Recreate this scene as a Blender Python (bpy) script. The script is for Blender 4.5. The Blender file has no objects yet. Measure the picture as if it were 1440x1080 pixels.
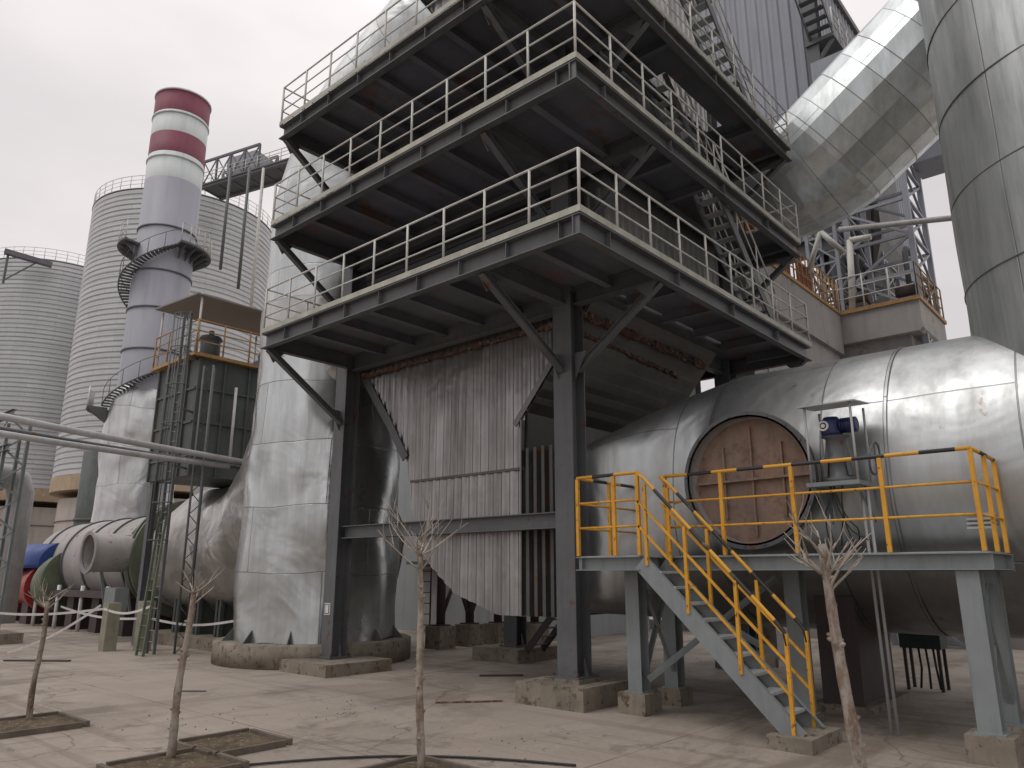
import bpy, math, random
from mathutils import Vector, Matrix, noise
random.seed(7)
PI=math.pi
sc=bpy.context.scene
COL=sc.collection
V=Vector
# ------------------------------------------------------------------ mesh builder
class MB:
    def __init__(s): s.v=[]; s.f=[]; s.uv=[]; s.sm=[]
    def face(s,idx,uv=None,smooth=False):
        s.f.append(tuple(idx)); s.uv.append(uv if uv else [(0,0)]*len(idx)); s.sm.append(smooth)
    def poly(s,pts,uv=None):
        n=len(s.v); s.v+= [tuple(p) for p in pts]; s.face(range(n,n+len(pts)),uv)
    def box(s,x0,x1,y0,y1,z0,z1):
        n=len(s.v)
        s.v+=[(x0,y0,z0),(x1,y0,z0),(x1,y1,z0),(x0,y1,z0),(x0,y0,z1),(x1,y0,z1),(x1,y1,z1),(x0,y1,z1)]
        for q in ((0,3,2,1),(4,5,6,7),(0,1,5,4),(1,2,6,5),(2,3,7,6),(3,0,4,7)): s.face([n+i for i in q])
        return s
    def frame(s,a,b,up=(0,0,1)):
        a=V(a);b=V(b);d=(b-a).normalized();u=V(up)
        if abs(d.dot(u))>.98: u=V((1,0,0))
        r=d.cross(u).normalized(); u=r.cross(d).normalized()
        return a,b,r,u
    def prof(s,a,b,pts,up=(0,0,1)):
        a,b,r,u=s.frame(a,b,up); n=len(s.v); m=len(pts)
        for e in (a,b):
            for p in pts: s.v.append(tuple(e+r*p[0]+u*p[1]))
        for i in range(m):
            j=(i+1)%m; s.face((n+i,n+j,n+m+j,n+m+i))
        s.face([n+i for i in range(m)][::-1]); s.face([n+m+i for i in range(m)])
        return s
    def bar(s,a,b,w,h,up=(0,0,1)):
        return s.prof(a,b,[(-w/2,-h/2),(w/2,-h/2),(w/2,h/2),(-w/2,h/2)],up)
    def ibeam(s,a,b,w,h,up=(0,0,1),t=.02,k=.014):
        W=w/2;H=h/2;K=k/2
        return s.prof(a,b,[(-W,-H),(W,-H),(W,-H+t),(K,-H+t),(K,H-t),(W,H-t),(W,H),(-W,H),(-W,H-t),(-K,H-t),(-K,-H+t),(-W,-H+t)],up)
    def chan(s,a,b,w,h,up=(0,0,1),t=.012,flip=1):
        f=flip
        p=[(0,-h/2),(w*f,-h/2),(w*f,-h/2+t),(t*f,-h/2+t),(t*f,h/2-t),(w*f,h/2-t),(w*f,h/2),(0,h/2)]
        if f<0: p=p[::-1]
        return s.prof(a,b,p,up)
    def ang(s,a,b,w,up=(0,0,1),t=.008):
        return s.prof(a,b,[(0,0),(w,0),(w,t),(t,t),(t,w),(0,w)],up)
    def tube(s,pts,r,n=8,cap=True):
        pts=[V(p) for p in pts]; m=len(pts)
        rs=r if isinstance(r,(list,tuple)) else [r]*m
        d0=(pts[1]-pts[0]).normalized(); up=V((0,0,1)) if abs(d0.z)<.9 else V((1,0,0))
        base=len(s.v); L=0; Ls=[]
        for i,p in enumerate(pts):
            if i==0: d=pts[1]-p
            elif i==m-1: d=p-pts[i-1]
            else: d=(pts[i+1]-p).normalized()+(p-pts[i-1]).normalized()
            if i: L+=(p-pts[i-1]).length
            Ls.append(L)
            d=d.normalized(); rr=d.cross(up).normalized(); up=rr.cross(d).normalized()
            for k in range(n):
                a=2*PI*k/n; s.v.append(tuple(p+(rr*math.cos(a)+up*math.sin(a))*rs[i]))
        for i in range(m-1):
            for k in range(n):
                k2=(k+1)%n
                s.face((base+i*n+k,base+i*n+k2,base+(i+1)*n+k2,base+(i+1)*n+k),
                   [(k/n,Ls[i]),((k+1)/n,Ls[i]),((k+1)/n,Ls[i+1]),(k/n,Ls[i+1])],True)
        if cap:
            s.face([base+k for k in range(n)][::-1]); s.face([base+(m-1)*n+k for k in range(n)])
        return s
    def rings(s,secs,disp=None,cap=(False,False),smooth=True,R=None):
        # secs: list of lists of points (all same count, closed); uv in metres
        n=len(secs[0]); base=len(s.v)
        cum=[0]
        for i in range(1,len(secs)):
            cum.append(cum[-1]+max((secs[i][k]-secs[i-1][k]).length for k in (0,n//3,2*n//3)))
        big=max(range(len(secs)),key=lambda i:(secs[i][0]-secs[i][n//2]).length)
        per=[0]
        for k in range(n): per.append(per[-1]+(secs[big][(k+1)%n]-secs[big][k]).length)
        for sec in secs:
            for p in sec:
                q=p if disp is None else disp(p)
                s.v.append(tuple(q))
        for i in range(len(secs)-1):
            for k in range(n):
                k2=(k+1)%n
                s.face((base+i*n+k,base+i*n+k2,base+(i+1)*n+k2,base+(i+1)*n+k),
                   [(per[k],cum[i]),(per[k+1],cum[i]),(per[k+1],cum[i+1]),(per[k],cum[i+1])],smooth)
        if cap[0]: s.face([base+k for k in range(n)][::-1])
        if cap[1]: s.face([base+(len(secs)-1)*n+k for k in range(n)])
        return s
    def lathe(s,c,prof,n=48,disp=None,cap=(True,True),smooth=True,a0=0):
        secs=[[V((c[0]+r*math.cos(a0+2*PI*k/n),c[1]+r*math.sin(a0+2*PI*k/n),z)) for k in range(n)] for r,z in prof]
        return s.rings(secs,disp,cap,smooth)
    def disc(s,c,ax,r,t,n=32,r2=0):
        # ring/disc about axis ax with thickness t
        c=V(c);ax=V(ax).normalized();up=V((0,0,1)) if abs(ax.z)<.9 else V((1,0,0))
        x=ax.cross(up).normalized();y=x.cross(ax)
        def sec(rr,o): return [c+ax*o+(x*math.cos(2*PI*k/n)+y*math.sin(2*PI*k/n))*rr for k in range(n)]
        if r2: s.rings([sec(r2,0),sec(r,0),sec(r,t),sec(r2,t),sec(r2,0)],smooth=False)
        else: s.rings([sec(r,0),sec(r,t)],cap=(True,True),smooth=False)
        return s
    def tri(s,pts,t,d):
        d=V(d).normalized()*t; n=len(s.v); m=len(pts)
        s.v+=[tuple(V(p)) for p in pts]+[tuple(V(p)+d) for p in pts]
        s.face([n+i for i in range(m)]); s.face([n+m+i for i in range(m)][::-1])
        for i in range(m):
            j=(i+1)%m; s.face((n+i,n+m+i,n+m+j,n+j))
        return s
ORG={}
def root(name,label,cat,loc,group=None):
    o=bpy.data.objects.new(name,None); o.empty_display_size=.3; COL.objects.link(o)
    o.location=loc; ORG[o.name]=V(loc)
    o['label']=label; o['category']=cat
    if group: o['group']=group
    return o
def build(mb,name,m,parent=None,loc=None,label=None,cat=None,group=None,kind=None):
    org=ORG[parent.name] if parent else V(loc or (0,0,0))
    me=bpy.data.meshes.new(name)
    me.from_pydata([(x-org.x,y-org.y,z-org.z) for x,y,z in mb.v],[],mb.f)
    uvl=me.uv_layers.new(name='UVMap')
    flat=[c for f in mb.uv for p in f for c in p]
    uvl.data.foreach_set('uv',flat)
    me.polygons.foreach_set('use_smooth',mb.sm)
    me.update()
    if isinstance(m,(list,tuple)):
        for q in m: me.materials.append(q)
    else: me.materials.append(m)
    o=bpy.data.objects.new(name,me); COL.objects.link(o)
    if parent: o.parent=parent
    else: o.location=org
    ORG[o.name]=org
    if label: o['label']=label
    if cat: o['category']=cat
    if group: o['group']=group
    if kind: o['kind']=kind
    return o
def solo(mb,name,m,loc,label,cat,group=None): return build(mb,name,m,None,loc,label,cat,group)
# ------------------------------------------------------------------ materials
class NT:
    def __init__(s,name):
        s.m=bpy.data.materials.new(name); s.m.use_nodes=True; s.t=s.m.node_tree; s.n=s.t.nodes
        s.b=s.n['Principled BSDF']; s.tc=s.n.new('ShaderNodeTexCoord')
    def new(s,t,**k):
        x=s.n.new(t)
        for a,b in k.items(): setattr(x,a,b)
        return x
    def l(s,a,b): s.t.links.new(a,b)
    def noise(s,scale,detail=5,rough=.6,coord='Object',stretch=None,dist=0):
        n=s.new('ShaderNodeTexNoise'); n.inputs['Scale'].default_value=scale; n.inputs['Detail'].default_value=detail
        n.inputs['Roughness'].default_value=rough; n.inputs['Distortion'].default_value=dist
        if stretch:
            mp=s.new('ShaderNodeMapping'); mp.inputs['Scale'].default_value=stretch
            s.l(s.tc.outputs[coord],mp.inputs[0]); s.l(mp.outputs[0],n.inputs['Vector'])
        else: s.l(s.tc.outputs[coord],n.inputs['Vector'])
        return n.outputs['Fac']
    def ramp(s,fac,stops):
        r=s.new('ShaderNodeValToRGB'); e=r.color_ramp.elements
        while len(e)<len(stops): e.new(.5)
        for i,(p,c) in enumerate(stops):
            e[i].position=p; e[i].color=(c,c,c,1) if isinstance(c,(int,float)) else (*c,1)
        s.l(fac,r.inputs[0]); return r.outputs[0]
    def mix(s,fac,a,b,mode='MIX'):
        x=s.new('ShaderNodeMix',data_type='RGBA',blend_type=mode)
        for i,q in ((0,fac),(6,a),(7,b)):
            if isinstance(q,(int,float)): x.inputs[i].default_value=q if i==0 else (q,q,q,1)
            elif isinstance(q,tuple): x.inputs[i].default_value=(*q,1)
            else: s.l(q,x.inputs[i])
        return x.outputs[2]
    def bump(s,h,strength=.3,dist=.02,prev=None):
        b=s.new('ShaderNodeBump'); b.inputs['Strength'].default_value=strength; b.inputs['Distance'].default_value=dist
        s.l(h,b.inputs['Height'])
        if prev: s.l(prev,b.inputs['Normal'])
        return b.outputs[0]
    def out(s,col,rough=.6,metal=0,nrm=None,spec=None):
        for k,q in (('Base Color',col),('Roughness',rough),('Metallic',metal)):
            if isinstance(q,(int,float)): s.b.inputs[k].default_value=q
            elif isinstance(q,tuple): s.b.inputs[k].default_value=(*q,1)
            else: s.l(q,s.b.inputs[k])
        if nrm: s.l(nrm,s.b.inputs['Normal'])
        if spec is not None: s.b.inputs['Specular IOR Level'].default_value=spec
        return s.m
def sc3(c,k): return tuple(x*k for x in c)
def paint(name,col,rough=.55,var=.18,scale=1.5,rust=0,rcol=(.12,.05,.025),spec=.4,streak=True):
    t=NT(name)
    n=t.noise(scale,6); n2=t.noise(scale*1.2,5,coord='Object',stretch=(6,6,.5))
    c=t.mix(t.ramp(n,[(.3,0),(.7,1)]),sc3(col,1-var),sc3(col,1+var))
    if streak: c=t.mix(t.ramp(n2,[(.5,0),(.75,.45)]),c,sc3(col,.55))
    if rust:
        n3=t.noise(scale*3.1,8,.7); c=t.mix(t.ramp(n3,[(.62-rust*.2,0),(.68-rust*.2,1)]),c,rcol)
    return t.out(c,t.ramp(n,[(.3,rough-.1),(.7,rough+.12)]),0,t.bump(t.noise(scale*9,4),.12,.01),spec)
def foil(name,bw=3.0,bh=1.2,col=(.56,.57,.57),rough=.34,dirt_refl=.35,dent=.5,seam=.8,offset=.5,dentscale=1.1,rust=0,dcol=(.2,.19,.17),metal=.9):
    t=NT(name)
    br=t.new('ShaderNodeTexBrick'); br.offset=offset
    t.l(t.tc.outputs['UV'],br.inputs['Vector'])
    for k,v in (('Scale',1),('Mortar Size',.012),('Mortar Smooth',.3),('Brick Width',bw),('Row Height',bh),('Bias',0)): br.inputs[k].default_value=v
    br.inputs['Color1'].default_value=(*sc3(col,.8),1); br.inputs['Color2'].default_value=(*sc3(col,1.12),1); br.inputs['Mortar'].default_value=(*sc3(col,.32),1)
    st=t.noise(1.0,6,.65,stretch=(3.2,3.2,.35)); n=t.noise(.8,7,.62)
    c=t.mix(t.ramp(st,[(.42,0),(.72,dirt_refl)]),br.outputs['Color'],dcol)
    c=t.mix(t.ramp(n,[(.35,0),(.75,.5)]),c,sc3(col,.66))
    if rust:
        c=t.mix(t.ramp(t.noise(2.3,8,.75,stretch=(1,1,.6)),[(.66-.1*rust,0),(.72,.8)]),c,(.2,.12,.07))
    r=t.ramp(t.mix(.5,n,st),[(.3,max(.08,rough-.1)),(.7,rough+.16)])
    b1=t.bump(t.noise(dentscale,3,.45,dist=.6),dent,.25)
    b2=t.bump(br.outputs['Fac'],-seam,.012,b1) if False else None
    inv=t.new('ShaderNodeInvert'); t.l(br.outputs['Fac'],inv.inputs[1])
    b2=t.bump(inv.outputs[0],seam,.012,b1)
    b3=t.bump(t.noise(7,5,.6),.06,.02,b2)
    return t.out(c,r,metal,b3)
M={}
M['steel']=paint('dark_grey_paint',(.10,.106,.112),.5,.2,1.2,rust=.1)
M['deckunder']=paint('deck_underside_paint',(.12,.127,.15),.6,.3,.35,rust=.3,rcol=(.16,.10,.085))
M['legsteel']=paint('light_grey_paint',(.20,.225,.23),.45,.12,1.5)
M['railgrey']=paint('galvanised_rail',(.5,.5,.47),.5,.2,3,streak=False)
M['edge']=paint('worn_edge_plate',(.36,.36,.31),.6,.25,3)
M['yellow']=paint('yellow_paint',(.60,.30,.03),.45,.16,4,rust=.16,rcol=(.16,.07,.025))
M['black']=paint('black_rubber',(.02,.02,.02),.5,.2,4)
M['concrete']=paint('footing_concrete',(.21,.185,.15),.85,.3,2.2,rust=.35,rcol=(.1,.08,.055),spec=.2)
M['concwall']=paint('pale_concrete',(.33,.32,.31),.85,.15,.5,rust=.15,rcol=(.2,.19,.18),spec=.2)
M['red']=paint('red_machine_paint',(.26,.03,.03),.45,.2,2)
M['blue']=paint('blue_machine_paint',(.02,.05,.19),.45,.2,2)
M['navy']=paint('navy_motor_paint',(.02,.028,.095),.4,.2,4)
M['green']=paint('olive_green_paint',(.11,.13,.09),.5,.2,2)
M['darkgreen']=paint('dark_green_plate',(.075,.088,.085),.6,.3,.8,rust=.2,rcol=(.12,.09,.07))
M['jbox']=paint('teal_box_paint',(.03,.055,.05),.5,.2,3)
M['furnace']=paint('brown_grey_shell',(.31,.295,.285),.6,.2,.8,rust=.15,rcol=(.13,.08,.06))
M['maroon']=paint('dark_maroon_plate',(.06,.045,.045),.6,.2,1)
M['chimgrey']=paint('chimney_grey',(.30,.31,.35),.55,.06,.3,spec=.3)
M['chimwhite']=paint('chimney_white',(.55,.60,.60),.55,.06,.3,spec=.3)
M['chimred']=paint('chimney_red',(.19,.055,.08),.6,.2,.5,spec=.3)
M['beige']=paint('beige_skirt',(.42,.38,.35),.8,.1,.3,spec=.2)
M['ochre']=paint('ochre_band',(.38,.30,.21),.8,.2,.3,rust=.2,rcol=(.45,.4,.35),spec=.2)
M['white']=paint('white_paint',(.6,.6,.6),.5,.1,2)
M['pipe']=paint('pipe_lagging',(.36,.36,.36),.45,.15,2)
M['grille']=paint('step_tread_plate',(.34,.37,.37),.5,.15,3)
M['wallgrey']=paint('grey_cladding_wall',(.34,.36,.37),.6,.08,.4)
M['rustplate']=paint('rusted_seam',(.10,.06,.045),.85,.4,3,rust=.4,rcol=(.24,.18,.14),spec=.2)
M['riser']=foil('riser_foil',3.1,1.55,(.56,.59,.60),.28,.5,.42,1,.37,.6)
M['barrel']=foil('barrel_foil',40,7,(.58,.56,.54),.38,.3,.4,.2,.5,.8)
M['elbow']=foil('elbow_foil',2.1,1.7,(.56,.55,.54),.3,.35,.55,.6,.3,.9)
M['bigduct']=foil('duct_foil',2.5,2.6,(.50,.525,.53),.36,.65,.3,1,.5,.6,rust=.25,dcol=(.27,.26,.25))
M['stackduct']=foil('stack_foil',2.4,40,(.62,.66,.66),.38,.95,.35,.6,.5,.35,dcol=(.2,.225,.23),metal=.6)  # strong streak tone also paints in mottled reflections
M['incl']=foil('inclined_foil',5,1.3,(.64,.695,.71),.36,.5,.25,.5,.5,.4,metal=.85)
M['chimfoil']=foil('crumpled_foil',2.5,2.2,(.58,.59,.6),.36,.3,.5,1,.4,.5)
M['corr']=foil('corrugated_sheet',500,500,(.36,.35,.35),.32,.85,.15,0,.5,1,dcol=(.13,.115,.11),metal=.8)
M['corrdark']=foil('weathered_corrugated_sheet',500,500,(.26,.26,.25),.5,.5,.15,0,.5,1,rust=.5,dcol=(.10,.09,.085),metal=.6)
M['jointdark']=paint('dark_joint_flange',(.07,.072,.07),.5,.25,2,rust=.3)
M['underside']=paint('shaded_underside_sheet',(.11,.11,.105),.5,.35,.8,rust=.2,rcol=(.16,.12,.09))  # dark base puts the shade under the slope into the colour
M['dullrail']=paint('faded_ochre_rail',(.34,.20,.08),.6,.2,4,rust=.3,rcol=(.16,.08,.04))
M['corrblue']=paint('grey_blue_cladding',(.25,.27,.31),.5,.1,.4)
def m_silo(name):
    t=NT(name)
    sep=t.new('ShaderNodeSeparateXYZ'); t.l(t.tc.outputs['UV'],sep.inputs[0])
    n=t.noise(.25,6,.6,stretch=(1,1,.25)); n2=t.noise(1.2,5)
    br=t.new('ShaderNodeTexBrick'); t.l(t.tc.outputs['UV'],br.inputs['Vector'])
    for k,v in (('Scale',1),('Mortar Size',.015),('Brick Width',4.2),('Row Height',.6),('Bias',0)): br.inputs[k].default_value=v
    br.inputs['Color1'].default_value=(.46,.475,.49,1); br.inputs['Color2'].default_value=(.53,.54,.55,1); br.inputs['Mortar'].default_value=(.2,.2,.21,1)  # sheet tones lightened to stand in for distance haze
    c=t.mix(t.ramp(n,[(.35,0),(.7,.5)]),br.outputs['Color'],(.38,.39,.405))
    return t.out(c,t.ramp(n2,[(.3,.4),(.7,.6)]),.45)
M['silo']=m_silo('silo_galvanised_sheet')
def m_flange():
    t=NT('rusty_cover_plate')
    n=t.noise(1.4,6,.6); n2=t.noise(4,8,.75); n3=t.noise(2,6,.6,stretch=(1,4,.7))
    c=t.mix(t.ramp(n,[(.35,0),(.65,1)]),(.30,.20,.15),(.22,.165,.135))
    c=t.mix(t.ramp(n2,[(.5,0),(.72,.85)]),c,(.09,.05,.035))
    c=t.mix(t.ramp(n3,[(.5,0),(.8,.7)]),c,(.11,.08,.06))
    return t.out(c,.7,0,t.bump(n2,.2,.01),.3)
M['cover']=m_flange()
def m_stripe():
    t=NT('yellow_black_striped_paint')
    sep=t.new('ShaderNodeSeparateXYZ'); t.l(t.tc.outputs['UV'],sep.inputs[0])
    def mth(op,a,b=None):
        x=t.new('ShaderNodeMath',operation=op)
        if isinstance(a,(int,float)): x.inputs[0].default_value=a
        else: t.l(a,x.inputs[0])
        if b is not None: x.inputs[1].default_value=b
        return x.outputs[0]
    f=mth('GREATER_THAN',mth('FRACT',mth('DIVIDE',sep.outputs[1],.8)),.5)
    n=t.noise(6,6,.7)
    c=t.mix(f,(.60,.31,.03),(.022,.022,.022))
    c=t.mix(t.ramp(n,[(.62,0),(.7,.8)]),c,(.22,.15,.08))
    return t.out(c,.45,0)
M['stripe']=m_stripe()
def m_ground():
    t=NT('yard_concrete')
    a=t.noise(.12,8,.6,dist=.8); b=t.noise(.9,8,.65); c3=t.noise(14,4,.7)
    # slightly directional drag/tyre marks
    d=t.noise(.5,7,.62,stretch=(.35,1.8,1),dist=.5)
    c=t.mix(t.ramp(a,[(.35,0),(.65,1)]),(.262,.225,.19),(.35,.31,.27))
    c=t.mix(t.ramp(b,[(.4,0),(.75,.55)]),c,(.21,.18,.15))
    c=t.mix(t.ramp(d,[(.52,0),(.62,.7)]),c,(.14,.115,.09))
    c=t.mix(t.ramp(t.noise(1.7,8,.7,dist=1.2),[(.62,0),(.68,.75)]),c,(.085,.07,.058))
    c=t.mix(t.ramp(t.noise(.33,5,.5),[(.55,0),(.7,.5)]),c,(.39,.34,.29))
    c=t.mix(t.ramp(c3,[(.3,.25),(.6,0)]),c,(.12,.10,.085))
    tm=t.noise(1.1,5,.6,stretch=(2.6,.10,1),dist=.35)
    c=t.mix(t.ramp(tm,[(.54,0),(.62,.42)]),c,(.15,.125,.10))
    tn=t.noise(.55,9,.72,dist=1.6)
    c=t.mix(t.ramp(tn,[(.56,0),(.60,.5)]),c,(.135,.115,.095))
    c=t.mix(t.ramp(t.noise(.21,6,.6,dist=.4),[(.50,0),(.53,.28)]),c,(.42,.37,.32))
    # cracks
    vo=t.new('ShaderNodeTexVoronoi',feature='DISTANCE_TO_EDGE'); vo.inputs['Scale'].default_value=.17
    dn=t.new('ShaderNodeMix',data_type='VECTOR'); dn.inputs[0].default_value=.06
    nn=t.new('ShaderNodeTexNoise'); nn.inputs['Scale'].default_value=.9; nn.inputs['Detail'].default_value=6
    t.l(t.tc.outputs['Object'],nn.inputs['Vector']); t.l(t.tc.outputs['Object'],dn.inputs[4])
    sc_=t.new('ShaderNodeVectorMath',operation='SCALE'); sc_.inputs['Scale'].default_value=22; t.l(nn.outputs['Color'],sc_.inputs[0])
    t.l(sc_.outputs[0],dn.inputs[5]); t.l(dn.outputs[1],vo.inputs['Vector'])
    c=t.mix(t.ramp(vo.outputs['Distance'],[(.0015,.6),(.004,0)]),c,(.06,.05,.042))
    # sawn slab joints every 6 m
    br=t.new('ShaderNodeTexBrick'); br.offset=0
    mp=t.new('ShaderNodeMapping'); mp.inputs['Location'].default_value=(1.05,.7,0); t.l(t.tc.outputs['Object'],mp.inputs[0]); t.l(mp.outputs[0],br.inputs['Vector'])
    for k,v in (('Scale',1),('Mortar Size',.014),('Brick Width',7.0),('Row Height',6.0)): br.inputs[k].default_value=v
    jn=t.mix(1,br.outputs['Fac'],t.ramp(t.noise(.8,4),[(.35,.1),(.6,.8)]),'MULTIPLY')
    c=t.mix(jn,c,(.08,.068,.055))
    r=t.ramp(b,[(.3,.62),(.7,.9)])
    nb=t.bump(c3,.15,.01,t.bump(b,.15,.03))
    return t.out(c,r,0,nb,.25)
M['ground']=m_ground()
def m_bark():
    t=NT('sapling_bark'); n=t.noise(3,7,.7,stretch=(3,3,1)); n2=t.noise(9,5)
    c=t.mix(t.ramp(n,[(.4,0),(.6,1)]),(.11,.08,.055),(.27,.235,.20))
    c=t.mix(t.ramp(n2,[(.55,0),(.7,.6)]),c,(.06,.045,.035))
    return t.out(c,.85,0,t.bump(n2,.5,.01),.2)
M['bark']=m_bark()
def m_tree_white():
    t=NT('pale_sapling_bark'); n=t.noise(2.5,8,.75,stretch=(3,3,1.3)); n2=t.noise(9,5)
    c=t.mix(t.ramp(n,[(.42,0),(.58,1)]),(.30,.27,.235),(.17,.12,.09))
    c=t.mix(t.ramp(n2,[(.55,0),(.68,.7)]),c,(.08,.055,.04))
    return t.out(c,.85,0,t.bump(n2,.5,.01),.2)
M['barkpale']=m_tree_white()
M['twig']=paint('pale_twig_bark',(.33,.29,.25),.8,.25,6,spec=.2)
M['postconc']=paint('mossy_post_concrete',(.26,.25,.19),.85,.2,2,rust=.2,rcol=(.16,.15,.1),spec=.2)
M['edging']=paint('damp_planter_edging',(.13,.11,.09),.85,.3,3,spec=.2)
M['soil']=paint('planter_soil',(.10,.078,.055),.95,.4,5,rust=.3,rcol=(.2,.17,.12),spec=.1)
M['tape']=paint('barrier_tape_plastic',(.62,.6,.58),.4,.1,2)
# ------------------------------------------------------------------ helpers for steelwork
def railing(pts,h=1.0,sp=1.05,r=.02,levels=(1.,.68,.36),closed_ends=True,wob=0):
    """posts and rails along a polyline"""
    mb=MB(); pts=[V(p) for p in pts]
    for i in range(len(pts)-1):
        a,b=pts[i],pts[i+1]; L=(b-a).length; n=max(1,round(L/sp))
        for k in range(n+1):
            if k==n and i<len(pts)-2: continue
            p=a.lerp(b,k/n); mb.tube([p,p+V((random.uniform(-wob,wob),random.uniform(-wob,wob),h))],r*1.12,6)
    for j,l in enumerate(levels):
        mb.tube([p+V((0,0,h*l)) for p in pts],r if j==0 else r*.8,6)
    return mb
def corr(poly,pitch,depth,f,uvs=1.):
    """corrugated sheet filling a polygon in (a,b); f(a,b,n)->point"""
    mb=MB(); xs=[p[0] for p in poly]; x0,x1=min(xs),max(xs)
    def cut(x):
        ys=[]
        m=len(poly)
        for i in range(m):
            p,q=poly[i],poly[(i+1)%m]
            if (p[0]-x)*(q[0]-x)<=0 and p[0]!=q[0]:
                ys.append(p[1]+(q[1]-p[1])*(x-p[0])/(q[0]-p[0]))
        return (min(ys),max(ys)) if ys else None
    st=[]; x=x0+1e-4; k=0
    seg=[(.30,0,0),(.15,0,1),(.30,1,1),(.25,1,0)]
    while x<x1-1e-3:
        w,o0,o1=seg[k%4]; xe=min(x+w*pitch,x1-1e-4)
        a=cut(x);b=cut(xe)
        if a and b:
            mb.poly([f(x,a[0],o0*depth),f(xe,b[0],o1*depth),f(xe,b[1],o1*depth),f(x,a[1],o0*depth)],[(x,a[0]),(xe,b[0]),(xe,b[1]),(x,a[1])])
        x=xe;k+=1
    return mb
# ------------------------------------------------------------------ GROUND
g=MB(); g.poly([(-60,-80,0),(400,-80,0),(400,400,0),(-60,400,0)])
g.poly([(-60,-400,0),(400,-400,0),(400,-80,0),(-60,-80,0)]); g.poly([(-300,-400,0),(-60,-400,0),(-60,400,0),(-300,400,0)])
build(g,'ground',M['ground'],None,(0,0,0),kind='structure')
# ------------------------------------------------------------------ STEEL TOWER
UC,UR,V0,V1=8.0,16.95,5.8,14.42
tower=root('steel_tower','tall dark grey steel tower with three railed decks over the clad hopper','steel tower',(10.4,7.85,0))
cols=[(10.4,7.86,.4),(10.4,14.5,.25),(16.75,7.86,.35),(14.6,12.85,.3)]
for i,(u,v,zb) in enumerate(cols):
    m=MB(); top=15.5
    m.prof((u,v,zb),(u,v,top),[(-.2,-.2),(.2,-.2),(.2,-.175),(.012,-.175),(.012,.175),(.2,.175),(.2,.2),(-.2,.2),(-.2,.175),(-.012,.175),(-.012,-.175),(-.2,-.175)],(1,0,0))
    m.box(u-.29,u+.29,v-.29,v+.29,zb,zb+.035)
    for s in (-1,1):
        m.tri([(u-.012,v+.2*s,zb+.035),(u-.012,v+.28*s,zb+.035),(u-.012,v+.2*s,zb+.3)],.024,(1,0,0))
    build(m,'column',M['steel'],tower)
    for du in (-.24,.24):
        for dv in (-.24,.24):
            m=MB(); m.tube([(u+du,v+dv,zb+.03),(u+du,v+dv,zb+.1)],.018,6); build(m,'anchor_bolt',M['rustplate'],tower)
    m=MB()
    if i==0:
        m.box(u-.62,u+.62,v-.62,v+.75,0,.34); m.box(u-.32,u+.32,v-.32,v+.32,.34,.4)
    elif i==1: m.box(u-.95,u+.75,v-1.1,v+.6,0,.24)
    elif i==3: m.box(u-.75,u+.75,v-.75,v+.75,0,.3)
    else: m.box(u-.5,u+.5,v-.5,v+.5,0,.35)
    build(m,'footing',M['concrete'],tower)
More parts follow.
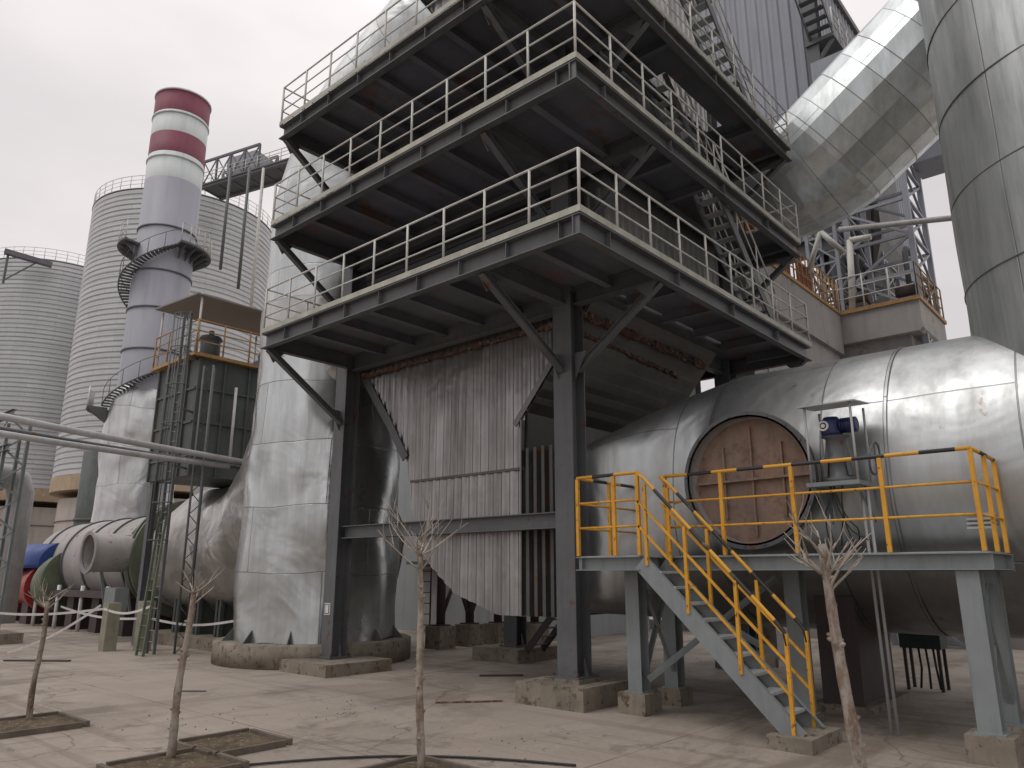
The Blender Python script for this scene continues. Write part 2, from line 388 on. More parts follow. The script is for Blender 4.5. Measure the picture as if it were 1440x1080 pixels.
# tie beam
m=MB(); m.ibeam((10.4,8.06,2.94),(10.4,14.3,2.94),.24,.28,t=.02)
build(m,'beam',M['steel'],tower)
LV=[7.15,9.72,12.28]
VESS=(10.8,15.4,7.25,14.35)
STAIR=[(13.0,15.6,5.98,6.52),(12.3,14.9,6.62,7.16)]
for li,z in enumerate(LV):
    cu=UC+(.0,.0,.0)[li]
    m=MB()
    hb=.33
    # deck plate with hole for stairs
    plate=MB(); zt=z-.02
    op=None if li==0 else STAIR[(li+1)%2]
    def pl(a,b,c,d): plate.box(a,b,c,d,zt-.012,zt)
    if op is None:
        pl(cu+.02,UR-.02,V0+.02,7.2); pl(cu+.02,VESS[0]+.05,7.2,V1-.02); pl(VESS[1]-.05,UR-.02,7.2,V1-.02)
    else:
        a,b,c,d=op
        pl(cu+.02,a,V0+.02,7.2); pl(b,UR-.02,V0+.02,7.2)
        if c-V0>.1: pl(a,b,V0+.02,c)
        if 7.2-d>.1: pl(a,b,d,7.2)
        pl(cu+.02,VESS[0]+.05,7.2,V1-.02); pl(VESS[1]-.05,UR-.02,7.2,V1-.02)
    dk=build(plate,'deck',M['deckunder'],tower)
    # perimeter beams
    zc=z-.02-.012-hb/2-.01
    m=MB()
    m.chan((cu+.14,V0+.14,zc),(cu+.14,V1,zc),.14,hb,flip=-1,t=.02); build(m,'edge_beam',M['steel'],dk)
    m=MB(); m.chan((cu+.0,V0+.14,zc),(UR,V0+.14,zc),.14,hb,flip=1,t=.02)
    build(m,'edge_beam',M['steel'],dk)
    m=MB(); m.ibeam((cu+.15,V1-.08,zc),(UR-.15,V1-.08,zc),.14,hb-.004); build(m,'edge_beam',M['steel'],dk)
    m=MB(); m.ibeam((UR-.08,V0+.15,zc),(UR-.08,V1-.16,zc),.14,hb-.004); build(m,'edge_beam',M['steel'],dk)
    # web stiffeners
    v=V0+.4
    while v<V1:
        m=MB(); m.box(cu+.02,cu+.12,v,v+.012,zc-hb/2+.022,zc+hb/2-.022); build(m,'stiffener',M['steel'],dk); v+=1.05
    u=cu+.8
    while u<UR:
        m=MB(); m.box(u,u+.012,V0+.02,V0+.12,zc-hb/2+.022,zc+hb/2-.022); build(m,'stiffener',M['steel'],dk); u+=2.1
    m=MB(); m.box(cu+.03,cu+.05,V0+.03,V0+.12,zc-hb/2+.022,zc+hb/2-.022); build(m,'stiffener',M['steel'],dk)
    # joists along u, front strip; along v on right strip
    v=V0+1.1
    while v<V1-.3:
        if abs(v-7.86)>.3:
            m=MB(); m.ibeam((cu+.15,v,zc+.09),(VESS[0]-.02,v,zc+.09),.14,.22,t=.012); build(m,'joist',M['deckunder'],dk)
        v+=1.05
    u=11.4
    while u<UR-.2:
        if not (op and op[0]-.1<u<op[1]+.1):
            m=MB(); m.ibeam((u,V0+.15,zc+.09),(u,7.22,zc+.09),.12,.22,t=.012); build(m,'joist',M['deckunder'],dk)
        u+=1.3
    # main cantilevers
    m=MB()
    m.ibeam((cu+.15,7.86,zc),(10.2,7.86,zc),.2,hb-.01); build(m,'cantilever_beam',M['steel'],dk)
    m=MB(); m.ibeam((10.4,V0+.15,zc),(10.4,7.66,zc),.2,hb-.01); build(m,'cantilever_beam',M['steel'],dk)
    m=MB(); m.ibeam((10.4,8.06,zc-.02),(10.4,14.3,zc-.02),.2,hb+.06); build(m,'main_beam',M['steel'],dk)
    m=MB(); m.ibeam((10.6,7.86,zc-.02),(16.55,7.86,zc-.02),.2,hb+.06) if li==0 else m.ibeam((10.6,7.0,zc-.02),(16.55,7.0,zc-.02),.1,.2)
    build(m,'main_beam',M['steel'],dk)
    # knee braces
    kz=zc-hb/2
    kn=1.22
    for a,b in (((10.2,7.86,kz-kn),(cu+.12,7.86,kz)),((10.4,7.66,kz-kn),(10.4,V0+.12,kz)),((10.2,14.4,kz-kn-.1),(cu+.12,14.3,kz)),((16.75,7.66,kz-kn),(16.75,V0+.12,kz))):
        m=MB(); m.ibeam(a,b,.12,.12,t=.012)
        build(m,'knee_brace',M['steel'],tower)
        A_=V(a);B_=V(b);h_=V((B_.x-A_.x,B_.y-A_.y,0)).normalized(); nrm=V((-h_.y,h_.x,0))
        m=MB(); m.tri([A_-nrm*.075+V((0,0,-.18)),A_-nrm*.075+V((0,0,.3)),A_-nrm*.075+h_*.26+V((0,0,.3))],.012,nrm*-1); build(m,'gusset_plate',M['steel'],tower)
        m=MB(); m.tri([B_-nrm*.075,B_-nrm*.075-h_*.45,B_-nrm*.075-h_*.2+V((0,0,-.26))],.012,nrm*-1); build(m,'gusset_plate',M['steel'],tower)
    # toe plate, railings
    m=MB(); e=.004
    m.box(cu-.012,cu+.0,V0-.012,V1,z-.03,z+.075); m.box(cu,UR,V0-.012,V0+.0,z-.03,z+.075)
    m.box(cu,UR,V1,V1+.012,z-.03,z+.075)
    build(m,'toe_plate',M['edge'],dk)
    for pts in ([(cu+.02,V0+.02,z),(cu+.02,V1-.03,z)],[(cu+.02,V0+.02,z),(UR-.03,V0+.02,z)],[(cu+.02,V1-.03,z),(10.1,V1-.03,z)],[(UR-.03,V0+.02,z),(UR-.03,V1-.3,z)]):
        n=1.0
        build(railing(pts,1.0,1.0,.02,wob=.012),'guard_rail',M['railgrey'],dk)
# inner vessel
ves=root('catalyst_vessel','big corrugated grey steel casing filling the middle of the steel tower','vessel',(13,10.8,7.2))
a,b,c,d=VESS
for (z0,z1) in ((7.2,9.2),(9.76,11.8),(12.3,16.4)):
    mt=M['corrdark'] if z0<12 else M['corr']
    build(corr([(c,z0),(d,z0),(d,z1),(c,z1)],.25,.035,lambda x,y,n:(a-n,x,y)),'wall',mt,ves)
    build(corr([(a,z0),(b,z0),(b,z1),(a,z1)],.25,.035,lambda x,y,n:(x,c-n,y)),'wall',mt,ves)
    build(corr([(a,z0),(b,z0),(b,z1),(a,z1)],.25,.035,lambda x,y,n:(x,d+n,y)),'wall',mt,ves)
    build(corr([(c,z0),(d,z0),(d,z1),(c,z1)],.25,.035,lambda x,y,n:(b+n,x,y)),'wall',mt,ves)
m=MB(); m.box(a+.01,b-.01,c+.01,d-.01,7.0,16.35); build(m,'core',M['steel'],ves)
m=MB(); m.box(a-.3,b+.3,c-.3,d+.3,16.4,16.6); build(m,'roof',M['corrblue'],ves)
for z in (8.35,9.0,10.9,11.6):   # stiffening pipes and beams on the casing
    m=MB(); m.ibeam((a-.16,c+.85,z),(a-.16,d,z),.16,.16,t=.012) if z in(9.0,11.6) else m.tube([(a-.22,c+.95,z),(a-.22,d+.05,z)],.09,12)
    build(m,'stiffener_pipe' if z not in(9.0,11.6) else 'stiffener',M['pipe'] if z not in(9.0,11.6) else M['deckunder'],ves)
for z in (8.1,10.6):
    for k in range(4):
        m=MB(); m.box(a-.12,a-.02,9.1+k*1.35,9.75+k*1.35,z-.35,z+.15); build(m,'hatch',M['steel'],ves)
# left soot blowers etc: small valves on the walkway
for k,(v,z) in enumerate(((9.6,7.15),(11.3,7.15),(9.0,9.72),(12.4,9.72))):
    lb=('squat grey actuator on the lowest deck nearer the middle column','squat grey actuator on the lowest deck farther left','squat grey actuator on the middle deck behind its railing nearer the corner','squat grey actuator on the middle deck farther left')[k]
    t=root('valve_actuator',lb,'valve',(9.9,v,z),'actuators on the tower decks')
    m=MB(); m.lathe((9.9,v),[(.13,z),(.13,z+.06),(.05,z+.07),(.05,z+.5)],12); build(m,'stand',M['steel'],t)
    m=MB(); m.tube([(9.75,v,z+.6),(10.2,v,z+.6)],.11,12); build(m,'motor',M['pipe'],t)
    m=MB(); m.disc((9.9,v-.2,z+.6),(0,1,0),.14,.03,16,.11); build(m,'handwheel',M['steel'],t)
# stairs between decks
def flight(name,label,u0,z0,u1,z1,v0,v1,par=None,group='stair flights between the tower decks'):
    """flight going along u from (u0,z0) bottom to (u1,z1) top"""
    t=root(name,label,'stairs',(u0,(v0+v1)/2,z0),group)
    n=int(round((z1-z0)/.22)); up=V((0,0,1))
    for v in (v0+.02,v1-.02):
        m=MB(); m.bar((u0,v,z0-.02),(u1,v,z1-.05),.035,.2); build(m,'stringer',M['steel'],t)
        m=MB(); m.tube([(u0,v,z0+.95),(u1,v,z1+.95)],.02,6); m.tube([(u0,v,z0+.5),(u1,v,z1+.5)],.015,6)
        for k in range(4):
            q=k/3; m.tube([(u0+(u1-u0)*q,v,z0+(z1-z0)*q),(u0+(u1-u0)*q,v,z0+(z1-z0)*q+.95)],.018,6)
        build(m,'handrail',M['railgrey'],t)
    for k in range(1,n):
        q=k/n; u=u0+(u1-u0)*q; z=z0+(z1-z0)*q
        m=MB(); m.box(u-.11,u+.11,v0+.05,v1-.05,z-.02,z); build(m,'tread',M['grille'],t)
    return t
flight('stair_flight','steel stair flight rising from the lowest deck to the middle deck',15.6,7.15,13.0,9.72,*STAIR[0][2:])
flight('stair_flight','steel stair flight rising from the middle deck to the top deck',14.9,9.72,12.3,12.28,*STAIR[1][2:])
flight('stair_flight','steel stair flight rising out of the picture from the top deck',15.2,12.28,12.6,14.85,5.95,6.5)
# fix openings : flight 1->2 pierces level 1 index; handled in STAIR order
# ------------------------------------------------------------------ HOPPER
HU=10.72; HB=15.6
hop=root('clad_hopper','large corrugated silver hopper hanging beneath the lowest deck of the steel tower','hopper',(13,11,1.3))
sec=[(14.5,7.0),(13.33,5.47),(12.66,4.55),(12.42,3.6),(12.22,2.86),(11.86,2.27),(11.0,1.65),(9.85,1.29),(9.14,1.29),(9.14,5.05),(7.5,7.0)]
up=[(14.5,7.0),(13.33,5.47),(12.66,4.55),(12.47,3.95),(9.14,3.95),(9.14,5.05),(7.5,7.0)]
lo=[(12.47,3.97),(12.42,3.6),(12.22,2.86),(11.86,2.27),(11.0,1.65),(9.85,1.29),(9.14,1.29),(9.14,3.97)]
def hwob(x,y): return .02*noise.noise(V((x*1.3,y*.9,3)))
build(corr(up,.22,.032,lambda x,y,n:(HU-n-.01+hwob(x,y),x,y)),'front_sheet',M['corr'],hop)
build(corr(lo,.22,.032,lambda x,y,n:(HU-n+hwob(x,y),x,y)),'front_sheet',M['corr'],hop)
m=MB(); n0=len(m.v)
m.tri([(HU+.03,v,z) for v,z in sec],HB-HU-.03,(1,0,0)); build(m,'casing',M['corrdark'],hop)
# slanted underside corrugation (ribs along u)
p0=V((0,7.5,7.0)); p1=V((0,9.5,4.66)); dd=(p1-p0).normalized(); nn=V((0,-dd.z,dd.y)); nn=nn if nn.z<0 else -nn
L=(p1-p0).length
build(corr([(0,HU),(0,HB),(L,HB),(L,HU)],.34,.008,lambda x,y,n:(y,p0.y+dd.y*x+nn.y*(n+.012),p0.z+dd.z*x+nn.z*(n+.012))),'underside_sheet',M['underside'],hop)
m=MB(); m.bar((HU-.065,7.5,7.04),(HU-.065,9.4,4.82),.02,.12); m.bar((HU-.06,9.2,1.3),(HU-.06,9.2,4.9),.03,.1); build(m,'edge_trim',M['corr'],hop)
m=MB(); m.bar((HU-.06,14.46,6.9),(HU-.06,13.27,5.42),.03,.2); m.bar((HU-.062,13.3,5.48),(HU-.062,12.6,4.5),.03,.2); build(m,'edge_trim',M['steel'],hop)
m=MB(); m.bar((HU-.055,9.16,3.97),(HU-.055,12.42,3.97),.012,.05); build(m,'seam_flashing',M['corrdark'],hop)
# broken rusty edge along the top
def ragged(p,q,name,h=.12):
    m=MB(); p=V(p);q=V(q); n=26
    for k in range(n):
        a=p.lerp(q,k/n);b=p.lerp(q,(k+.95)/n); r=random.uniform(.4,1)
        if random.random()<.1: continue
        o=random.uniform(-.03,.03)
        m.bar(a+V((o*.3,o*.3,0)),b+V((o*.3,o*.3,-random.uniform(0,.04))),.07*r,h*r)
    m.tube([p+V((.02,.0,0)),q+V((.02,0,0))],.02,6)
    build(m,name,M['rustplate'],hop)
ragged((HU-.11,8.1,6.63),(HU-.11,14.25,6.63),'rusty_edge')
ragged((HU-.1,7.7,6.7),(HB-.4,7.6,6.62),'rusty_edge',.22)
ragged((HU+.2,7.95,6.45),(HB-1,8.0,6.35),'rusty_edge',.1)
# expansion joint
for k in range(4):
    v=8.46+k*.19
    m=MB(); o=.06
    u0,u1,z0,z1=HU-.02-o,15.45+o,1.36-o,4.28+o
    for (A,B,Cc,D) in ((u0,u0+.1,z0,z1),(u1-.1,u1,z0,z1),(u0+.1,u1-.1,z0,z0+.1),(u0+.1,u1-.1,z1-.1,z1)):
        m.box(A,B,v,v+.07,Cc,D)
    build(m,'joint_flange',M['jointdark'],hop)
m=MB(); m.box(HU+.03,15.4,8.37,9.14,1.38,4.26); build(m,'expansion_joint',M['maroon'],hop)
# ------------------------------------------------------------------ BIG DUCT
duct=root('main_duct','huge horizontal silver clad duct running behind the yellow railed platform','duct',(14,3,1.0))
DU,DZ,DR=14.0,3.45,2.36
def supersec(v,cu,cz,hu,hz,e,n=96):
    pts=[]
    for k in range(n):
        a=2*PI*k/n; c=math.cos(a); s=math.sin(a)
        pts.append(V((cu+hu*math.copysign(abs(c)**(2/e),c),v,cz+hz*math.copysign(abs(s)**(2/e),s))))
    return pts
secs=[]
for i in range(25):
    q=i/24; v=8.37+(5.9-8.37)*q; s=q*q*(3-2*q)*.5+q*.5
    cu=13.1+(DU-13.1)*s; cz=2.82+(DZ-2.82)*s; hu=2.3+(DR-2.3)*s; hz=1.45+(DR-1.45)*s; e=9*(1-q)**2+2
    secs.append(supersec(v,cu,cz,hu,hz,e))
for i in range(1,41): secs.append(supersec(5.9-(8.9)*i/40,DU,DZ,DR,DR,2))
def dent(amp,sc_):
    def f(p): 
        n=noise.noise_vector(p*sc_); return p+n*amp*(.4+abs(noise.noise(p*sc_*.4)))
    return f
m=MB(); m.rings(secs,dent(.035,.9),cap=(True,True)); build(m,'shell',M['bigduct'],duct)
for v in (5.95,3.1,.9):   # cladding bands
    m=MB(); sA=[p for p in supersec(v,DU,DZ,DR+.022,DR+.022,2)]; sB=[p for p in supersec(v-.05,DU,DZ,DR+.022,DR+.022,2)]
    m.rings([sA,sB]); build(m,'cladding_band',M['bigduct'],duct)
# manhole stub
fc=V((11.3,5.08,3.49))
m=MB(); m.disc((11.3,fc.y,fc.z),(1,0,0),1.03,1.5,64,1.0); build(m,'inlet_stub',M['furnace'],duct)
m=MB(); m.disc(fc,(1,0,0),1.09,.05,64,1.0); m.disc(fc+V((.08,0,0)),(1,0,0),1.09,.04,64,1.0); build(m,'flange_ring',M['steel'],duct)
for k in range(20):
    a=2*PI*k/20+.1; c=fc+V((-.025,1.045*math.cos(a),1.045*math.sin(a))); m=MB(); m.disc(c,(1,0,0),.018,.025,6); build(m,'bolt',M['steel'],duct)
cov=MB(); cov.disc(fc+V((.3,0,0)),(1,0,0),1.0,.03,64); cov=build(cov,'cover_plate',M['cover'],duct)
for y in (-.5,0,.48):
    h=math.sqrt(.95**2-y*y)*(.92 if y==0 else .72)
    m=MB(); m.bar(fc+V((.27,y*1.0,-h)),fc+V((.27,y,h)),.03,.07,(1,0,0)); build(m,'rib',M['cover'],cov)
m=MB(); m.bar(fc+V((.24,-.95,.03)),fc+V((.24,.95,.0)),.12,.035,(0,0,1)); build(m,'rib',M['cover'],cov)
# saddle supports
for v in (4.2,-1.5,):
    m=MB(); m.box(12.5,14.3,v-.12,v+.3,.12,1.9); m.box(12.4,12.5,v-.2,v+.4,.12,1.7); build(m,'saddle',M['maroon'],duct)
    m=MB(); m.box(12.3,14.4,v-.3,v+.55,0,.12); build(m,'pedestal',M['concrete'],duct)
# louvre patch lower right
m=MB()
for k in range(5): m.box(11.68+.01*k,11.72+.01*k,1.85,2.2,2.62+k*.06,2.65+k*.06)
build(m,'louvre',M['pipe'],duct)
# vertical stack duct
st=root('vertical_duct','towering riveted silver clad vertical duct rising out of the frame from the main duct','duct',(14,-.25,4))
m=MB(); m.lathe((DU,-.25),[(DR+.03,3.4+.45*i) for i in range(64)],96,dent(.03,.8)); build(m,'shell',M['stackduct'],st)
z=6.4
while z<30:
    m=MB(); m.lathe((DU,-.25),[(DR+.0,z),(DR+.04,z),(DR+.04,z+.02),(DR+.0,z+.02)],96,cap=(False,False)); build(m,'cladding_band',M['steel'],st); z+=1.5
m=MB(); m.tube([(11.9,.9,13.8),(11.5,.9,13.8)],.16,16); build(m,'instrument_port',M['pipe'],st)
m=MB(); m.tube([(12.3,1.9,11.9),(12.0,2.0,11.9)],.1,16); build(m,'instrument_port',M['pipe'],st)
# ------------------------------------------------------------------ ACTUATOR
ac=root('damper_actuator','blue motor damper actuator under a small tin canopy beside the round rusty cover','actuator',(11.3,3.6,2.3))
m=MB(); m.tri([(10.82,3.2,4.40),(11.55,3.2,4.47),(11.55,4.0,4.47),(10.82,4.0,4.40)],.02,(0,0,1)); build(m,'canopy',M['pipe'],ac)
for u in (10.9,11.5):
    for v in (3.28,3.92):
        m=MB(); m.tube([(u,v,3.3),(u,v,4.41)],.018,6); build(m,'canopy_post',M['pipe'],ac)
m=MB(); m.box(10.85,11.7,3.25,3.98,3.24,3.3); m.tri([(11.0,3.3,3.24),(11.62,3.3,3.24),(11.62,3.3,2.75)],.03,(0,1,0)); m.tri([(11.0,3.9,3.24),(11.62,3.9,3.24),(11.62,3.9,2.75)],.03,(0,1,0)); build(m,'bracket',M['legsteel'],ac)
m=MB(); m.lathe((11.2,3.62),[(.2,3.3),(.2,3.36),(.13,3.4),(.12,3.6),(.16,3.62),(.16,3.66),(.12,3.7),(.14,3.95),(.2,3.98)],24); 
m.bar((11.2,3.8,3.4),(11.2,3.72,3.95),.05,.1); m.bar((11.2,3.45,3.4),(11.2,3.52,3.95),.05,.1); build(m,'gear_column',M['steel'],ac)
m=MB(); m.tube([(11.2,3.76,4.12),(11.2,3.55,4.12)],.13,20); m.lathe((11.2,3.66),[(.14,3.97),(.15,4.05),(.15,4.2),(.1,4.27)],20); build(m,'gearbox',M['navy'],ac)
m=MB(); m.tube([(11.2,3.55,4.13),(11.2,3.3,4.13)],.10,20)
for k in range(7): m.disc((11.2,3.31+k*.032,4.13),(0,1,0),.115,.010,20)
build(m,'motor',M['navy'],ac)
m=MB(); m.disc((11.02,3.72,4.13),(1,0,0),.075,.03,20,.05); m.disc((11.015,3.72,4.13),(1,0,0),.03,.03,12); build(m,'position_dial',M['white'],ac)
m=MB(); m.disc((11.25,3.12,3.62),(0,1,.15),.24,.02,28,.215); m.bar((11.25,3.12,3.4),(11.25,3.12,3.84),.02,.02); m.bar((11.03,3.12,3.62),(11.47,3.12,3.62),.02,.02); build(m,'handwheel',M['steel'],ac)
for k,(v,u) in enumerate(((3.36,11.25),(3.28,11.25))):
    m=MB(); m.tube([(u,v,3.24),(u-.02,v-.02,2.3),(u-.05,v-.05,.0)],.022,8)
    solo(m,'cable_conduit',M['pipe'],(u,v,0),('galvanised conduit dropping from the actuator to the ground, left of the pair','galvanised conduit dropping from the actuator to the ground, right of the pair')[k],'conduit','conduits below the actuator')
m=MB()
for k in range(5):
    pts=[]
    for i in range(9):
        q=i/8; pts.append((10.95+.03*math.sin(q*5+k),3.5+.08*k-.2*q+.14*math.sin(q*3+k*1.3),3.25-.85*q+.1*math.sin(q*PI*2+k)))
    m.tube(pts,.011,5)
solo(m,'cable_bundle',M['black'],(10.95,3.6,2.4),'tangle of thin black cables hanging under the blue motor actuator','cables')
# ------------------------------------------------------------------ YELLOW PLATFORM
PZ=2.3
pf=root('access_platform','grey steel access platform with yellow guard rails in front of the main duct','platform',(10.35,4.4,0))
m=MB(); m.box(10.32,11.6,1.78,7.1,PZ-.02,PZ-.0); m.box(9.6,10.32,6.02,7.1,PZ-.02,PZ); build(m,'deck',M['grille'],pf)
bl=[((10.2,1.72,PZ-.115),(10.2,6.05,PZ-.115),1),((9.5,5.98,PZ-.115),(9.5,7.12,PZ-.115),1),((9.515,7.12,PZ-.115),(11.6,7.12,PZ-.115),1),((10.33,1.72,PZ-.115),(11.6,1.72,PZ-.115),-1),((9.64,5.98,PZ-.115),(10.2,5.98,PZ-.115),-1)]
for a,b,f in bl:
    a=V(a);b=V(b);d_=(b-a).normalized();off=V((d_.y,-d_.x,0))*.1*f
    m=MB(); m.chan(a+off,b+off,.1,.2,flip=-f,t=.014); build(m,'edge_beam',M['legsteel'],pf)
m=MB(); m.ibeam((11.6,1.72,PZ-.13),(11.6,7.1,PZ-.13),.1,.2); build(m,'edge_beam',M['legsteel'],pf)
m=MB()
for v in (2.6,3.5,4.4,5.3,6.6): m.ibeam((10.34,v,PZ-.09),(11.54,v,PZ-.09),.07,.12,t=.01)
build(m,'joist',M['legsteel'],pf)
legs=[(10.38,6.62,.3),(11.45,6.62,.25),(10.38,2.0,.3),(11.45,2.0,.25),(11.4,4.5,.1)]
for u,v,z in legs:
    m=MB(); m.prof((u,v,z),(u,v,PZ-.22),[(-.12,-.12),(.12,-.12),(.12,-.105),(.008,-.105),(.008,.105),(.12,.105),(.12,.12),(-.12,.12),(-.12,.105),(-.008,.105),(-.008,-.105),(-.12,-.105)],(1,0,0)); m.box(u-.16,u+.16,v-.16,v+.16,z,z+.02)
    build(m,'leg',M['legsteel'],pf)
    m=MB(); w=.24 if u<11 else .2; m.box(u-w,u+w,v-w,v+w,0,z); build(m,'footing',M['concrete'],pf)
def xb(a,b,w=.07):
    m=MB(); m.ang(a,b,w); build(m,'brace',M['legsteel'],pf)
xb((10.42,6.45,.45),(11.3,4.7,1.95),.09); xb((10.42,6.4,1.9),(11.3,4.65,.75),.09)
xb((10.5,6.62,.5),(11.33,6.62,1.9)); xb((10.5,6.6,1.9),(11.33,6.6,.5))
xb((10.5,2.0,.5),(11.33,2.0,1.9)); xb((10.5,1.98,1.9),(11.33,1.98,.5))
SEEN=set()
def yrail(posts,name='guard_rail',levels=(1.2,.8,.42)):
    for p in posts:
        if tuple(p) in SEEN: continue
        SEEN.add(tuple(p)); m=MB(); m.bar(p,V(p)+V((0,0,levels[0]-.02)),.05,.05); build(m,'rail_post',M['yellow'],pf)
    for l in levels[1:]:
        m=MB(); m.tube([V(p)+V((0,0,l)) for p in posts],.017,8); build(m,'mid_rail',M['yellow'],pf)
    m=MB(); m.tube([V(p)+V((0,0,levels[0])) for p in posts],.026,10); build(m,'top_rail',M['stripe'],pf)
yrail([(10.24,5.93,PZ),(10.24,5.0,PZ),(10.24,3.95,PZ),(10.24,2.8,PZ),(10.24,1.78,PZ)])
yrail([(10.24,1.78,PZ),(10.9,1.76,PZ),(11.55,1.76,PZ)])
yrail([(9.53,5.98,PZ),(9.53,6.4,PZ),(9.53,7.08,PZ)])
yrail([(9.53,7.08,PZ),(10.4,7.08,PZ),(11.5,7.08,PZ)])
# stairs
sp=root('staircase','grey steel staircase with yellow handrails descending to the yard from the access platform','stairs',(9.87,4,0))
s0=V((0,5.98,PZ)); s1=V((0,3.92,.18))
n=10
for u in (9.52,10.18):
    m=MB(); m.chan((u,s0.y,s0.z-.1),(u,s1.y-.05,s1.z-.12+.04),.07,.24,flip=(-1 if u<9.8 else 1)); build(m,'stringer',M['legsteel'],sp)
    ps=[]
    m=MB()
    for q in (.06,.36,.7,1.0):
        p=s0.lerp(s1,q); p=V((u+(.0),p.y,p.z)); m.bar(p+V((0,0,-.02)),p+V((0,0,1.14)),.045,.045)
    for l in (.42,.78): 
        m.bar(V((u,s0.y,s0.z+l)),V((u,s1.y,s1.z+l)),.03,.03)
    hr=build(m,'handrail',M['yellow'],sp)
    m=MB(); m.tube([V((u,s0.y+.0,s0.z+1.2)),V((u,s0.y-.12,s0.z+1.1)),V((u,s1.y+.12,s1.z+1.28)),V((u,s1.y+.02,s1.z+1.16)),V((u,s1.y,s1.z+1.0))],.026,10); build(m,'top_rail',M['stripe'],hr)
for k in range(1,n):
    q=k/n; p=s0.lerp(s1,q); m=MB(); m.box(9.54,10.16,p.y-.13,p.y+.11,p.z-.045,p.z-.01); build(m,'tread',M['grille'],sp)
m=MB(); m.box(9.35,10.35,3.65,4.2,0,.16); build(m,'footing',M['concrete'],sp)
# ------------------------------------------------------------------ RISER
rs=root('riser_duct','fat silver foil clad riser on a round concrete ring behind the left column','duct',(11.4,16.7,0))
def pathsecs(path,n=96):
    out=[]
    for i,(p,r) in enumerate(path):
        p=V(p)
        if i==0: d=V(path[1][0])-p
        elif i==len(path)-1: d=p-V(path[i-1][0])
        else: d=V(path[i+1][0])-V(path[i-1][0])
        d.normalize(); x=V((1,0,0)); x=(x-d*x.dot(d)).normalized(); y=d.cross(x)
        out.append([p+(x*math.cos(2*PI*k/n)+y*math.sin(2*PI*k/n))*r for k in range(n)])
    return out
path=[]
for i in range(61):
    z=.48+i*.19; r=1.97 if z<4.4 else (1.97-.15*min(1,(z-4.4)/2.6)); path.append(((11.4,16.7,z),r))
for i in range(1,22):
    a=i/21*math.radians(62); Rb=4.2; path.append(((11.4+.6*(i/21),16.7-Rb*(1-math.cos(a)),11.9+Rb*math.sin(a)),1.82))
pl_=V(path[-1][0]); dl=V((.06,-math.sin(math.radians(62)),math.cos(math.radians(62))))
for i in range(1,6): path.append((tuple(pl_+dl*i*.4),1.82))
def crumple(p):
    w=1.0 if p.z<8 else .5
    e=max(0,1-abs(p.z-4.9)/1.6)
    n=noise.noise_vector(V((p.x*.9,p.y*.9,p.z*.55)))*.10*w
    n2=V(noise.noise_vector(V((p.x*1.5,p.y*1.5,p.z*.9))))*.07*e
    st_=.02*math.floor(p.z/1.55)*0
    return p+n+n2
m=MB(); m.rings(pathsecs(path,128),crumple,cap=(False,True)); build(m,'shell',M['riser'],rs)
m=MB(); m.lathe((11.4,16.7),[(1.6,0),(2.38,0),(2.38,.47),(2.33,.5),(1.6,.5)],64,dent(.02,1.5),cap=(False,False)); build(m,'concrete_ring',M['concrete'],rs)
for k in range(12):
    a=2*PI*k/12+.17; c=V((11.4,16.7,0)); e=V((math.cos(a),math.sin(a),0))
    m=MB(); m.tri([c+e*1.9+V((0,0,.5)),c+e*2.2+V((0,0,.5)),c+e*1.95+V((0,0,.8))],.02,(-e.y,e.x,0)); build(m,'base_gusset',M['darkgreen'],rs)
# horizontal barrel joined to riser
br=root('mixing_barrel','bulging silver foil clad horizontal barrel joined to the riser foot','duct',(12.5,22,.6))
prof=[(16.9,1.9),(18.2,2.02)]+[(18.2+i*.35,2.06) for i in range(1,16)]+[(23.9,2.03),(24.4,1.97),(24.9,1.86),(25.4,1.7),(25.8,1.55),(26.0,1.45)]
secs=[[V((12.5+r*math.cos(2*PI*k/96),v,2.74+r*math.sin(2*PI*k/96))) for k in range(96)] for v,r in prof]
secs=[s[::-1] for s in secs]
def crum2(p): return p+V(noise.noise_vector(p*.8))*.11+V(noise.noise_vector(p*2.0))*.02
m=MB(); m.rings(secs,crum2,cap=(True,True)); build(m,'shell',M['barrel'],br)
# swept elbow blending riser and barrel
secs=[]; rf=3.3; vc=16.7+1.9+rf; zc_=2.74+2.03+rf
for i in range(-3,28):
    a=max(0,min(1,i/24))*PI/2; ex=(i if i<0 else max(0,i-24))*.25
    q=max(0,min(1,i/24)); uc=11.4+1.1*q; Rr=1.93+.1*q; dist=rf+Rr
    cc=V((uc,vc-dist*math.cos(a),zc_-dist*math.sin(a)))
    if i<0: cc.z+=-ex
    if i>24: cc.y+=ex
    yv=V((0,math.cos(a),math.sin(a)))
    secs.append([cc+V((1,0,0))*Rr*math.cos(2*PI*k/80)+yv*Rr*math.sin(2*PI*k/80) for k in range(80)])
m=MB(); m.rings(secs,lambda p:p+V(noise.noise_vector(p*.9))*.10+V(noise.noise_vector(p*2.1))*.05*max(0,1-abs(p.y-18.8)/1.8)); build(m,'elbow_shell',M['elbow'],br)
for v in (19.6,20.9,22.2,23.5):
    m=MB(); m.tri([(11.0,v,.3),(14.0,v,.3),(14.0,v,1.4),(11.0,v,1.6)],.06,(0,1,0)); m.box(11.0,11.12,v-.12,v+.18,.3,1.7); build(m,'saddle',M['darkgreen'],br)
m=MB(); m.box(10.5,14.4,19.2,25,0,.3); build(m,'plinth',M['concrete'],br)
